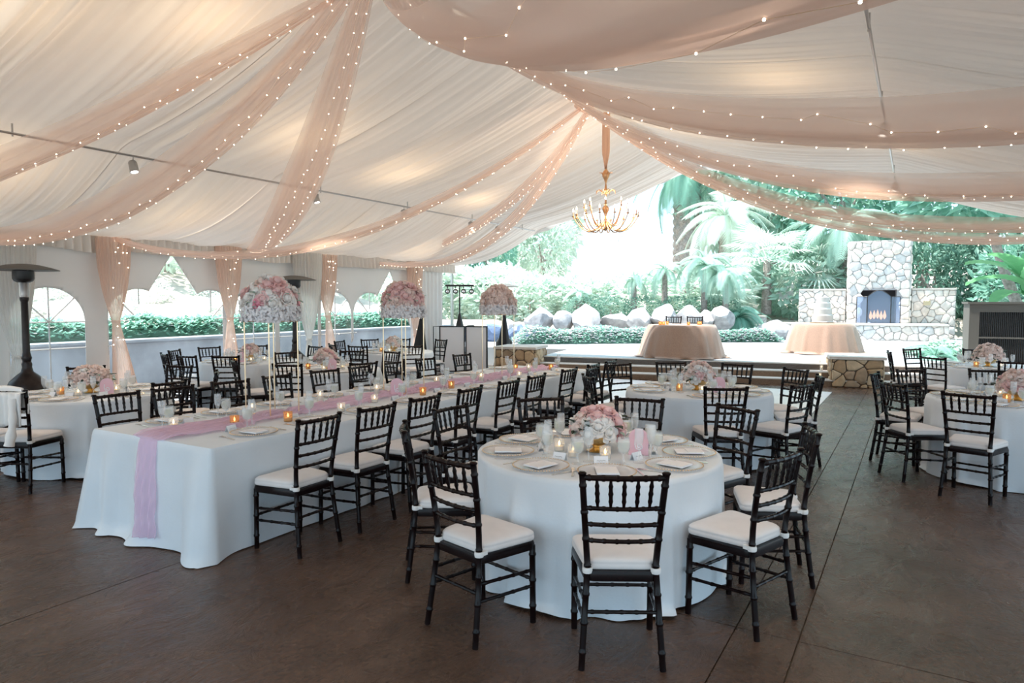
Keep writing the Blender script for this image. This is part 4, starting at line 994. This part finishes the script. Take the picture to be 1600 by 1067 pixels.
put('cross_bar', MB().box(-.36, .36, -.025, .025, 2.09, 2.14), BLACK, t)
for k in range(4):
    x = -.30 + .20 * k; l = put('round_lamp', MB().lathe([(.05, -.04), (.062, -.03), (.062, .03), (.05, .035), (.045, .02), (1e-6, .015)], 16), BLACK, t, (x, -.02, 1.97), (pi / 2, 0, 0))
    put('lamp_lens', MB().lathe([(1e-6, .018), (.04, .022), (1e-6, .026)], 8), SILVER, l); put('yoke', MB().tube([(0, .12, 0), (0, .07, 0)], .012, 6), BLACK, l)
def scrim(x, y, h, w, label, rz):
    t = thing('speaker_stand', label, 'speaker stand', (x, y, 0), rz, 'black-scrimmed speaker stands')
    n = 3; mb = MB()
    def pt(u, v):
        q = 2 * pi * u; k = (1 - v) ** 1.0; R_ = .03 + w * k * (1 / max(.55, cos(((q + pi / 3) % (2 * pi / 3)) - pi / 3)) * .55); return (R_ * cos(q), R_ * sin(q), lerp(.02, h, v))
    put('scrim', mb.grid(pt, 48, 10, True).mesh('scrim'), BLACKCLOTH, t); put('mast', MB().tube([(0, 0, h - .02), (0, 0, h + .10)], .016, 8), BLACK, t)
    for k in range(3): q = 2.094 * k; put('leg', MB().tube([(0, 0, .7), (w * .9 * cos(q), w * .9 * sin(q), .012)], .012, 6), BLACK, t)
scrim(-9.55, 12.15, 1.36, .30, 'black scrim cone over a stand behind the blush rose stand', R(40))
scrim(-9.15, 15.1, 1.38, .28, 'black scrim cone over a stand behind the low stone pillar', R(15))

# ============================================================ stage furniture
def rose_table(e_x, e_y, r, label, seed, seats=(), lab2=''):
    z = .406
    o = put('satin_tablecloth', round_cloth(r, .76, seed, flare=.24, amp=.035, nf=12, pool=.10, seats=seats).mesh('satin_tablecloth'), ROSECLOTH, None, (e_x, e_y, z)); tag(o, label, 'tablecloth', 'champagne cloths on the stage')
    round_table_under(e_x, e_y, lab2, r - .03, z, 'round tables on the stage')
rose_table(-4.80, 16.05, .76, 'champagne sequin cloth on the sweetheart table at the stage edge', 3, [(atan2(1.13 + s * .1, -.28 + s * .95), .90) for s in (-.27, .27)], lab2='round sweetheart table under the champagne cloth on stage')
rose_table(-2.05, 19.1, .70, 'champagne cloth on the cake table in front of the fireplace', 8, lab2='round cake table under the champagne cloth on stage')
for s in (-.27, .27):
    add_chair(-5.08 + s * .95, 17.18 + s * .25, pi + R(14), 'dark bamboo-style chair at the champagne sweetheart table on stage', 'chairs at the sweetheart table', .406)
random.seed(4)
for k in range(7): votive(-4.80 + rnd(-.5, .5), 15.85 + rnd(-.4, .3), 'amber votive candle on the champagne sweetheart table', 'amber votives on the sweetheart table', True, .406 + .762, False, 'S')
ck = thing('wedding_cake', 'four-tier white wedding cake on the champagne table', 'cake', (-2.05, 19.05, .406 + .762))
for i, (r, h0, h1) in enumerate(((.25, .02, .20), (.215, .20, .36), (.18, .36, .51), (.15, .51, .66))):
    p = put('cake_tier', MB().lathe([(1e-6, h0), (r, h0), (r, h1 - .008), (r - .008, h1), (1e-6, h1)], 32), ICING, ck); put('icing_band', MB().lathe([(r + .002, h0 + .004), (r + .008, h0 + .012), (r + .002, h0 + .022)], 32), ROSEW, p)
put('cake_stand', MB().lathe([(1e-6, 0), (.29, 0), (.29, .018), (1e-6, .02)], 32), BRASS, ck)
# candles in glass on the steps beside the pillar
for (e, n, z) in ((4.35, .18, .135), (4.40, .50, .27), (4.38, .80, .405), (-2.3, .16, .135), (-2.32, .5, .27)):
    p = sxy(e, n, z); votive(p.x, p.y, 'clear cylinder candle on the stage steps by a stone pillar', 'candles on the stage steps', False, z + .001, True)
# evaporative cooler
t = thing('evaporative_cooler', 'large taupe evaporative cooler with dark louvred front', 'cooler', (1.75, 16.3, .405), SA * .4)
put('housing', MB().box(-.85, .85, -.0, .75, 0, 1.26), TAUPE, t); fr_ = MB()
for b in ((-.85, -.68, 0, 1.26), (.68, .85, 0, 1.26), (-.68, .68, 1.10, 1.26), (-.68, .68, 0, .12), (-.68, .68, .585, .615)): fr_.box(b[0], b[1], -.05, 0, b[2], b[3])
put('front_frame', fr_, TAUPE, t)
for k in range(44): x = -.66 + 1.32 * k / 43; put('louvre', MB().box(x - .006, x + .006, -.035, -.002, .12, 1.10), BLACK, t)
put('top_lip', MB().box(-.88, .88, -.07, .78, 1.26, 1.30), TAUPE, t)
bd = put('badge', MB().box(.20, .48, -.053, -.050, 1.145, 1.215), CARD, t)
put('badge_disc', MB().lathe([(1e-6, 0), (.028, 0), (.028, .004), (1e-6, .004)], 14), BLACK, bd, (.245, -.053, 1.18), (pi / 2, 0, 0))
for k in range(3): put('badge_letter', MB().box(.30 + .055 * k, .335 + .055 * k, -.056, -.052, 1.165, 1.195), BLACK, bd)
# ============================================================ outdoor fireplace on the stage terrace
FA = R(6)
fp = thing('stone_fireplace', 'pale stone outdoor fireplace with chimney and low side walls', 'fireplace', (-1.15, 27.3, .405), FA)
cw_, ch_ = 1.90, 3.45
put('chimney_core', MB().box(-cw_ / 2, cw_ / 2, .0, .8, 1.72, ch_).box(-cw_ / 2, -.56, 0, .8, 0, 1.72).box(.56, cw_ / 2, 0, .8, 0, 1.72).box(-.56, .56, .6, .8, 0, 1.72).box(-.56, .56, 0, .6, 0, .52), PALEMORTAR, fp)
random.seed(61)
stones(fp, faceM((-cw_ / 2, 0, 0), (1, 0, 0), (0, 0, 1)), cw_, ch_, .30, .05, PALESTONE, .009, lambda x, y: abs(x - cw_ / 2) < .60 and .50 < y < 1.76)
stones(fp, faceM((-cw_ / 2, .8, 0), (0, -1, 0), (0, 0, 1)), .8, ch_, .30, .05, PALESTONE, .009)
stones(fp, faceM((cw_ / 2, 0, 0), (0, 1, 0), (0, 0, 1)), .8, ch_, .30, .05, PALESTONE, .009)
put('firebox', MB().box(-.55, .55, .56, .60, .52, 1.72), SOOT, fp)
for k in range(4): put('log', MB().tube([(-.32 + .05 * k, .22 + .05 * k, .60 + .03 * (k % 2)), (.32 - .04 * k, .30 + .04 * k, .62 + .05 * k)], .05, 7), SOOT, fp)
for k in range(5): put('fire_flame', MB().lathe([(1e-6, 0), (.05, .08), (.055, .14), (.025, .26), (1e-6, .34)], 7, (-.22 + .11 * k, .26, .66 + .02 * (k % 3))), HEARTHFLAME, fp)
# folding fire screen
fs = thing('fire_screen', 'arched three-fold metal fire screen before the fireplace', 'fire screen', sxy(0, 0) * 0 + Vector((-1.12, 26.90, .405 + .565)), FA)
for k, (x, w, a) in enumerate(((-.68, .36, .5), (-.36, .72, 0), (.36, .34, -.5))):
    M = Matrix.Translation((x, -.10 if k == 1 else (-.10 + (.17 if k == 0 else 0)), 0)) @ Matrix.Rotation(-a if k == 0 else -a, 4, 'Z') if k != 1 else Matrix.Translation((x, -.10, 0))
    hh = lambda u: (.92 + .22 * sin(pi * u) if k == 1 else .92)
    out = [(0, 0), (w, 0)] + [(w * (1 - i / 8), hh(1 - i / 8)) for i in range(9)]
    p = put('screen_panel', MB().prism(out, -.004, .004, M @ Matrix.Rotation(pi / 2, 4, 'X')), FIREGLASS, fs)
    pts = [M @ Vector((x_, -.006, z_)) for x_, z_ in out + out[:1]]; put('screen_frame', MB().tube(pts, .012, 6), BLACK, p)
def low_wall(x0, x1, h, label, y=.25, d=.45, curve=0):
    t = thing('stone_garden_wall', label, 'wall', (fp.location.x, fp.location.y, .405), FA, 'low stone walls beside the fireplace')
    put('core', MB().box(x0, x1, y, y + d, 0, h), PALEMORTAR, t); stones(t, faceM((x0, y, 0), (1, 0, 0), (0, 0, 1)), x1 - x0, h, .28, .05, PALESTONE, .009)
    put('cap_slab', MB().box(x0, x1, y - .06, y + d + .06, h, h + .06), CAPSTONE, t)
low_wall(-2.6, -1.03, 1.72, 'pale stone side wall between fireplace and cake table')
low_wall(1.03, 2.35, 1.72, 'pale stone side wall right of the fireplace')
low_wall(-3.6, 2.0, .50, 'low pale stone hearth bench across the fireplace front', -1.05, .9)
low_wall(-4.9, -3.75, .72, 'low stone seat wall left of the hearth bench', .35, .5)
sc = thing('wall_sconce', 'warm glowing wall light on the stone side wall', 'lamp', (fp.location.x + 1.45, fp.location.y + .30, 1.65), FA); put('sconce_body', MB().box(-.10, .10, -.16, -.04, -.06, .10), BRASS, sc); put('sconce_glow', MB().lathe([(1e-6, .0), (.06, .02), (.06, .10), (1e-6, .12)], 10, (0, -.10, .08)), LENS, sc)

# ============================================================ plants
def leafcloud(n, rx, ry, rz, size, seed, shell=.55, long_=1.6, droop=.2):
    random.seed(seed); mb = MB()
    for i in range(n):
        while True:
            p = Vector((rnd(-1, 1), rnd(-1, 1), rnd(-1, 1)))
            if p.length <= 1: break
        L_ = p.length; p = p.normalized() * (shell + (1 - shell) * L_ ** .6) * (1 + .22 * noise.noise(p * 2.3 + Vector((seed, 0, 0))))
        c = Vector((p.x * rx, p.y * ry, p.z * rz)); d = (p + Vector((rnd(-.8, .8), rnd(-.8, .8), rnd(-.6, .9) - droop))).normalized(); u = d.cross(Vector((rnd(-1, 1), rnd(-1, 1), rnd(-1, 1)))).normalized(); s = size * rnd(.6, 1.3); w = s / long_ / 2; up_ = u.cross(d)
        mb.add([c, c + d * s * .5 + u * w + up_ * s * .08, c + d * s, c + d * s * .5 - u * w + up_ * s * .08, c + d * s * .5], [(0, 1, 4), (1, 2, 4), (2, 3, 4), (3, 0, 4)])
    return mb.mesh('foliage', False)
CL = {}
def cloud(kind, m):
    key = (kind, m.name)
    if key not in CL:
        n, size, lg = {'fine': (2600, .16, 2.2), 'mid': (1700, .24, 2.0), 'big': (1000, .42, 2.4), 'small': (1500, .13, 1.8)}[kind]
        me = leafcloud(n, 1, 1, 1, size, len(CL) + 3, long_=lg); me.materials.append(m); CL[key] = me
    return CL[key]
def shrub(x, y, z, rx, rz, kind, m, label, group, ry=None, cat='shrub', stem=True):
    t = thing('shrub', label, cat, (x, y, z), rnd(0, 6), group)
    put('foliage', cloud(kind, m), None, t, (0, 0, rz * .85), (0, 0, 0), (rx, ry or rx, rz))
    if stem: put('stem', MB().tube([(0, 0, 0), (.04, 0, rz * .5), (0, .03, rz * .9)], [.05, .04, .02], 6), TRUNK, t)
    return t
def tree(x, y, z, h, r, rz, kind, m, label, group, lean=0):
    t = thing('tree', label, 'tree', (x, y, z), rnd(0, 6), group)
    put('trunk', MB().tube([(0, 0, 0), (lean * .3, 0, h * .4), (lean, .1, h)], [r * .11, r * .085, r * .05], 8), TRUNK, t)
    for k in range(3):
        q = k * 2.1; put('bough', MB().tube([(lean * .7, .05, h * .7), (lean + r * .4 * cos(q), r * .4 * sin(q), h + rz * .2)], [r * .05, r * .02], 6), TRUNK, t)
    put('crown', cloud(kind, m), None, t, (lean, 0, h + rz * .25), (0, 0, 0), (r, r, rz))
    return t
def frond_mesh(L_, n, wid, arch_, seed, fan=False):
    random.seed(seed); mb = MB()
    if fan: # fan palm leaf on a stalk
        mb.tube([(0, 0, 0), (0, L_ * .5, L_ * .12)], [.012, .006], 5); c = Vector((0, L_ * .5, L_ * .12))
        for k in range(n):
            q = lerp(-1.9, 1.9, k / (n - 1)); d = Vector((sin(q), cos(q), .15)); s = L_ * .55 * (1 - .2 * abs(q) / 1.9); u = Vector((cos(q), -sin(q), 0)) * wid
            mb.add([c, c + d * s * .5 + u, c + d * s + Vector((0, 0, -s * .28)), c + d * s * .5 - u, c + d * s * .5 + Vector((0, 0, .01))], [(0, 1, 4), (1, 2, 4), (2, 3, 4), (3, 0, 4)])
        return mb.mesh('frond', False)
    def P(t): return Vector((0, L_ * t * (1 - .18 * t), L_ * (arch_ * t - (arch_ + .55) * t * t)))
    mb.tube([P(i / 8) for i in range(9)], [.014 * (1 - .8 * i / 8) for i in range(9)], 5)
    for k in range(n):
        t = .10 + .9 * k / n; c = P(t); tg = (P(min(1, t + .03)) - P(t - .03)).normalized(); s = wid * (sin(pi * (t * .85 + .12)) ** .6) * rnd(.9, 1.1)
        for sd in (-1, 1):
            d = (Vector((sd, 0, 0)) * .82 + tg * .6 + Vector((0, 0, -.25))).normalized(); w = tg * .0075 * (L_ / 1.2)
            mb.add([c - w, c + d * s * .5 - w * 1.2 + Vector((0, 0, .01)), c + d * s + Vector((0, 0, -s * .18)), c + d * s * .5 + w * 1.2, c + w], [(0, 1, 3, 4), (1, 2, 3)])
    return mb.mesh('frond', False)
FR = {}
def fronds(kind, m):
    key = (kind, m.name)
    if key not in FR:
        FR[key] = [frond_mesh(1.0, 46, .26, .75, 5), frond_mesh(1.0, 42, .28, .45, 6)] if kind == 'feather' else [frond_mesh(1.0, 18, .022, 0, 7, True)]
        for me in FR[key]: me.materials.append(m)
    return FR[key]
def palm(x, y, z, h, L_, n, m, label, group, kind='feather', tr=.10, lean=0, bulge=False):
    t = thing('palm', label, 'palm', (x, y, z), rnd(0, 6), group)
    k = max(8, int(h / .16)); P = [(lean * (i / k) ** 1.5, 0, h * i / k) for i in range(k + 1)]
    if h > .25: put('trunk', MB().tube(P, [tr * (1.25 - .35 * i / k + (.12 if i % 2 else 0)) for i in range(k + 1)], 9), TRUNK, t)
    if bulge: # old leaf bases make a diamond-scaled trunk
        t.children[0].data = (lambda me: (me.materials.append(TRUNK), me)[1])(MB().grid(lambda u, v: ((tr * (1.0 + .22 * abs(sin(7 * (2 * pi * u) / 2 + 26 * v) * sin(7 * (2 * pi * u) / 2 - 26 * v)))) * cos(2 * pi * u), (tr * (1.0 + .22 * abs(sin(7 * pi * u + 26 * v) * sin(7 * pi * u - 26 * v)))) * sin(2 * pi * u), h * v), 84, 150, True).mesh('scaled_trunk'))
    for i in range(n):
        q = i * 2.39996 + rnd(-.2, .2); el = lerp(1.15, -.25, i / n) + rnd(-.1, .1)
        o = put('frond', random.choice(fronds(kind, m)), None, t, (lean, 0, h), None, L_ * rnd(.85, 1.12)); o.rotation_euler = Euler((el - .35, 0, q), 'XYZ')
    return t
# raised bed and slope behind the terrace
def terrain(u, v):
    x = lerp(-34, 22, u); n = lerp(0, 1, v); y = lerp(21.6 + .10 * (x + 9), 62, n); z = .40 + .55 * smooth(n / .05) + 4.2 * smooth((n - .10) / .9) + .25 * noise.noise((x * .35, y * .35, 0)) * min(1, n * 12)
    if -6.5 < x < 4.5 and y < 29: z = min(z, .38)
    return (x, y, z)
tag(put('planted_bank', MB().grid(terrain, 90, 50).mesh('planted_bank'), SOIL), 'planted bank rising behind the stage terrace', 'bank', kind='structure')
# boulders
def boulder(x, y, z, s, m, label, group, sq=.75):
    bm = bmesh.new(); bmesh.ops.create_icosphere(bm, subdivisions=3, radius=1); sd = rnd(0, 99); cuts = [(Vector((rnd(-1, 1), rnd(-1, 1), rnd(-.5, 1))).normalized(), rnd(.50, .82)) for _ in range(13)]
    for v in bm.verts:
        p = v.co * (1 + .12 * noise.noise(v.co * 1.3 + Vector((sd, 0, 0))))
        for n_, d_ in cuts:
            e_ = p.dot(n_) - d_
            if e_ > 0: p = p - n_ * e_
        v.co = Vector((p.x * 1.25, p.y, p.z * sq * 1.25)) + Vector((1, 1, 1)) * .02 * noise.noise(p * 5)
    me = bpy.data.meshes.new('boulder'); bm.to_mesh(me); bm.free(); tag(put('boulder', sharp(me, 18), m, None, (x, y, z), (0, 0, rnd(0, 6)), s), label, 'boulder', group)
random.seed(90)
BG_ = 'grey boulders behind the flower bed'
for (x, y, z, s) in ((-12.4, 20.6, .75, .55), (-11.6, 21.6, 1.05, .62), (-10.9, 22.0, 1.0, .50), (-10.2, 22.4, 1.15, .72), (-9.2, 22.9, 1.0, .62), (-8.4, 23.2, 1.1, .58), (-7.7, 23.6, 1.15, .66), (-7.0, 23.9, 1.2, .60), (-6.4, 24.2, 1.0, .55), (-5.9, 24.3, 1.15, .6), (-9.7, 22.1, .7, .4), (-7.4, 23.0, .7, .42)):
    boulder(x, y, z, s * .86, BOULDER, 'grey angular boulder on the bank behind the flower bed', BG_)
boulder(-4.2, 25.15, .60, .80, BOULDER, 'wide low pale boulder beside the hearth bench', None, .55)
for (x, y, z, s) in ((-11.55, 19.95, .62, .38), (-11.05, 20.55, .60, .36), (-12.1, 19.3, .7, .42), (-13.2, 19.2, .55, .5)):
    boulder(x, y, z, s, BLUEROCK, 'wet blue-grey waterfall rock beside the flower bed', 'wet rocks of the small waterfall')
# flower bed: one mass of small leaves and blossoms
def bed(x0, y0, x1, y1, n, wdt, h, label, seed, m=LEAF1, flowers=.35, size=.10, z=.40, kind='flower bed', name='flower_bed'):
    random.seed(seed); lf = MB(); fl_ = MB(); d = Vector((x1 - x0, y1 - y0, 0)); L_ = d.length; d.normalize(); nn = Vector((-d.y, d.x, 0))
    for i in range(n):
        s = rnd(0, L_); w = rnd(-1, 1); prof = sqrt(max(0, 1 - w * w)) * (.75 + .25 * noise.noise((s * .9, seed, 0))) * min(1, min(s, L_ - s) / .5 + .3); hh = h * prof * rnd(.75, 1.05) if rnd(0, 1) < .8 else h * prof * rnd(0, 1)
        c = Vector((x0, y0, z)) + d * s + nn * w * wdt + Vector((0, 0, max(.03, hh))); a = rnd(0, 6.28); dr = Vector((cos(a), sin(a), rnd(-.2, .8))).normalized(); u = dr.cross(Vector((0, 0, 1))).normalized(); sz = size * rnd(.6, 1.3)
        if rnd(0, 1) < flowers and hh > .5 * h * prof:
            for k in range(2): q = k * pi / 2; e1 = (u * cos(q) + Vector((0, 0, 1)).cross(u) * sin(q)) * sz * .42; e2 = Vector((0, 0, 1)).cross(e1); fl_.add([c - e1 - e2 * .6, c + e1 - e2 * .6, c + e1 + e2 * .6 + Vector((0, 0, .01)), c - e1 + e2 * .6], [(0, 1, 2, 3)])
        else: lf.add([c, c + dr * sz * .5 + u * sz * .28, c + dr * sz, c + dr * sz * .5 - u * sz * .28], [(0, 1, 2), (0, 2, 3)])
    t = thing(name, label, kind, (0, 0, 0)); 
    o = put('leaf_mass', lf.mesh('leaf_mass', False), m, t); o['kind'] = 'stuff'
    if fl_.v: o = put('blossoms', fl_.mesh('blossoms', False), PETAL, t); o['kind'] = 'stuff'
    put('soil_mound', MB().grid(lambda u, v: tuple(Vector((x0, y0, z)) + d * (u * L_) + nn * (2 * v - 1) * wdt * .9 + Vector((0, 0, -.05 + h * .62 * sqrt(max(0, 1 - (2 * v - 1) ** 2)) * min(1, min(u, 1 - u) * 8)))), 40, 8), LEAF3, t)
bed(-11.0, 18.7, -6.2, 22.2, 9000, .75, .62, 'long bed of white impatiens along the stage terrace', 1)
bed(-6.0, 22.6, -3.9, 23.9, 3600, .55, .50, 'short bed of white impatiens beside the sweetheart table', 2)
bed(.1, 19.8, 2.2, 18.2, 2500, .6, .42, 'low feathery green groundcover beside the evaporative cooler', 3, LEAF2, 0, .16, kind='groundcover', name='groundcover')
# palms and ferns on the bank
PG = 'small palms on the bank behind the boulders'
random.seed(33)
for (x, y, z, h, L_, n, lab) in ((-9.2, 24.6, .95, 1.6, .95, 16, 'slim-trunked small palm above the boulders'), (-8.2, 25.2, 1.0, 1.9, 1.1, 16, 'slim-trunked small palm above the boulders'), (-6.75, 25.35, .95, 2.1, 1.45, 20, 'leafy palm with arching fronds behind the sweetheart table'), (-5.95, 25.25, .95, 1.7, 1.35, 20, 'leafy palm with arching fronds behind the sweetheart table'), (-11.2, 24.0, .95, 1.0, .8, 14, 'slim-trunked small palm above the boulders')):
    palm(x, y, z, h, L_, n, LEAF2, lab, PG, tr=.10)
palm(-5.55, 25.55, .95, .15, 1.2, 24, LEAF1, 'broad trunkless cycad spreading beside the wide boulder', None)
palm(-6.6, 27.6, 1.0, .6, 1.5, 18, LEAF4, 'pale fan-leaved palm left of the fireplace, lower one', 'fan palms left of the fireplace', 'fan')
palm(-3.7, 30.5, 1.0, 1.9, 1.8, 20, LEAF4, 'pale fan-leaved palm left of the fireplace, taller one', 'fan palms left of the fireplace', 'fan', .16)
palm(-5.3, 29.5, 1.2, 2.2, 2.0, 20, LEAF4, 'pale fan-leaved palm behind the cycad', None, 'fan', .16)
palm(-2.6, 30.5, 1.2, 3.4, 2.4, 22, LEAF2, 'tall feathery palm behind the chimney', None, 'feather', .2)
palm(-10.7, 36.5, 2.0, 6.6, 3.2, 26, LEAF1, 'large date palm with a thick scaled trunk rising to the tent ridge', None, 'feather', .62, bulge=True)
palm(-7.6, 32, 1.5, 4.0, 2.6, 24, LEAF4, 'sunlit feathery palm behind the small palms', None, 'feather', .25)
palm(-16.6, 30, 1.2, 1.2, 1.8, 18, LEAF4, 'feathery palm below the chandelier', None, 'feather', .2)
palm(.40, 18.0, .40, .05, .85, 12, LEAF1, 'young palm with drooping fronds beside the evaporative cooler', None)
palm(4.4, 19.0, .40, .9, 1.6, 16, LEAF1, 'feathery palm behind the evaporative cooler', None)
# shrubs
SG = 'dark shrubs above the boulders'
for (x, y) in ((-9.9, 24.1), (-8.8, 24.5), (-7.6, 25.0), (-7.0, 26.1), (-6.3, 26.2), (-10.8, 23.6)):
    shrub(x, y, 1.0, .75, .48, 'small', LEAF3, 'low dark-leaved shrub above the boulders', SG)
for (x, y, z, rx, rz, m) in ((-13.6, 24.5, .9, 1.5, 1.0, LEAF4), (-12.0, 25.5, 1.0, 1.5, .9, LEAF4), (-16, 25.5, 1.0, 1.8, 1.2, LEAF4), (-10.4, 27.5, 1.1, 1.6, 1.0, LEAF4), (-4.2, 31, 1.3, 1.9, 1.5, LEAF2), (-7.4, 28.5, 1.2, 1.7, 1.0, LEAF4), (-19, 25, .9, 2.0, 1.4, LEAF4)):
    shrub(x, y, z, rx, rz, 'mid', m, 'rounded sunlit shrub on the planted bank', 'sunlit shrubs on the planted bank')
# trees of the backdrop
TG = 'backdrop trees on the planted bank'
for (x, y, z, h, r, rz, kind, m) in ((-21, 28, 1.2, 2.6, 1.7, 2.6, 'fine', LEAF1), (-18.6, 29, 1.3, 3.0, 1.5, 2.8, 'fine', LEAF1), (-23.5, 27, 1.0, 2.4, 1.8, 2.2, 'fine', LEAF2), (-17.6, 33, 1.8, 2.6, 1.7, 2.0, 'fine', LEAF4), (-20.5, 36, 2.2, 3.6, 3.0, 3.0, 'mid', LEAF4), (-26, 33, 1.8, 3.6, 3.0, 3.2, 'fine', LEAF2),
                                     (-9.2, 38, 2.2, 5.0, 2.6, 3.4, 'fine', LEAF2), (-6.5, 38, 2.2, 5.4, 3.2, 3.4, 'mid', LEAF2), (-3.2, 36, 2.0, 4.4, 2.8, 3.6, 'fine', LEAF1), (-8.4, 46, 3, 6.0, 4.0, 4.0, 'fine', LEAF4)):
    tree(x, y, z, h, r, rz, kind, m, 'tall sunlit tree on the bank beyond the stage', TG)
for (x, y, z, h, r, rz, kind, m) in ((.6, 30.5, .9, 1.5, 1.5, 2.0, 'fine', LEAF3), (2.3, 31, .8, 1.8, 1.7, 2.4, 'fine', LEAF3), (3.4, 28.5, .4, 1.4, 1.6, 1.8, 'fine', LEAF1), (.2, 36, 1.6, 4.2, 2.8, 3.2, 'fine', LEAF1), (4.4, 33, .8, 3.6, 2.6, 3.2, 'fine', LEAF3), (5.2, 26, .4, 2.6, 2.0, 2.4, 'mid', LEAF1), (7.8, 30, .4, 4, 3, 3.4, 'fine', LEAF3), (3.0, 24.5, .4, .5, 1.1, 1.0, 'fine', LEAF3), (8.2, 24, .4, 3, 2.4, 2.8, 'mid', LEAF1)):
    tree(x, y, z, h, r, rz, kind, m, 'dense green tree behind the cooler and stone side wall', 'dense trees right of the fireplace')
# slanting plumeria trunk and banana plants by the cooler
t = thing('leaning_tree', 'bare slanting grey trunk behind the evaporative cooler', 'tree', (2.75, 22.5, .40)); put('trunk', MB().tube([(0, 0, 0), (-.30, -.15, .8), (-.75, -.4, 2.0), (-1.25, -.7, 3.6)], [.16, .14, .12, .10], 9), TRUNK, t); put('crown', cloud('big', LEAF1), None, t, (-1.4, -.8, 4.2), (0, 0, 0), (1.5, 1.5, .9))
BAN = MB().grid(lambda u, v: ((u - .5) * .62 * sin(pi * (v * .9 + .08)) ** .6 * (1 + .05 * sin(v * 60)), v * 1.9 * (1 - .15 * v), .10 * abs(u - .5) * 2 + .75 * v - 1.05 * v * v + .012 * sin(v * 70)), 6, 26).mesh('banana_leaf'); BAN.materials.append(BANANA)
def banana(x, y, z, h, n, label, rot=0):
    t = thing('banana_plant', label, 'banana plant', (x, y, z), rot, 'banana plants by the cooler')
    put('stalk', MB().tube([(0, 0, 0), (.05, 0, h * .6), (0, 0, h)], [.12, .09, .05], 9), BANANA, t)
    for i in range(n):
        q = i * 2.4 + rnd(-.3, .3); o = put('banana_leaf', BAN, None, t, (0, 0, h - .1 * (i % 3)), None, rnd(.8, 1.1)); o.rotation_euler = Euler((lerp(.95, -.1, i / n), 0, q))
banana(2.35, 20.6, .40, 1.6, 9, 'broad-leaved banana plant rising behind the evaporative cooler')
banana(4.0, 22.7, .40, 2.8, 9, 'taller banana plant beyond the evaporative cooler', 1.0)

# ============================================================ outside the left wall
struct(put('wall_planter', MB().box(-12.9, -12.5, 1.5, 17.5, -.2, .955).box(-12.95, -12.45, 1.5, 17.5, .955, 1.0), CONC))
bank2 = MB().grid(lambda u, v: (lerp(-12.9, -30, u), lerp(0, 20, v), .92 + 2.6 * smooth(u * 1.2) + .15 * noise.noise((u * 9, v * 12, 0))), 30, 40)
struct(put('ground_bank_left', bank2.mesh('ground_bank_left'), SOIL))
struct(put('path_left', MB().box(-12.5, -10.9, -5, 18, -.2, -.01), CONC))
bed(-13.55, 2.0, -13.55, 17.5, 16000, .50, .50, 'trailing green hedge on top of the planter wall', 6, LEAF1, .02, .13, .98, 'hedge', 'planter_hedge')
random.seed(17)
for k in range(12):
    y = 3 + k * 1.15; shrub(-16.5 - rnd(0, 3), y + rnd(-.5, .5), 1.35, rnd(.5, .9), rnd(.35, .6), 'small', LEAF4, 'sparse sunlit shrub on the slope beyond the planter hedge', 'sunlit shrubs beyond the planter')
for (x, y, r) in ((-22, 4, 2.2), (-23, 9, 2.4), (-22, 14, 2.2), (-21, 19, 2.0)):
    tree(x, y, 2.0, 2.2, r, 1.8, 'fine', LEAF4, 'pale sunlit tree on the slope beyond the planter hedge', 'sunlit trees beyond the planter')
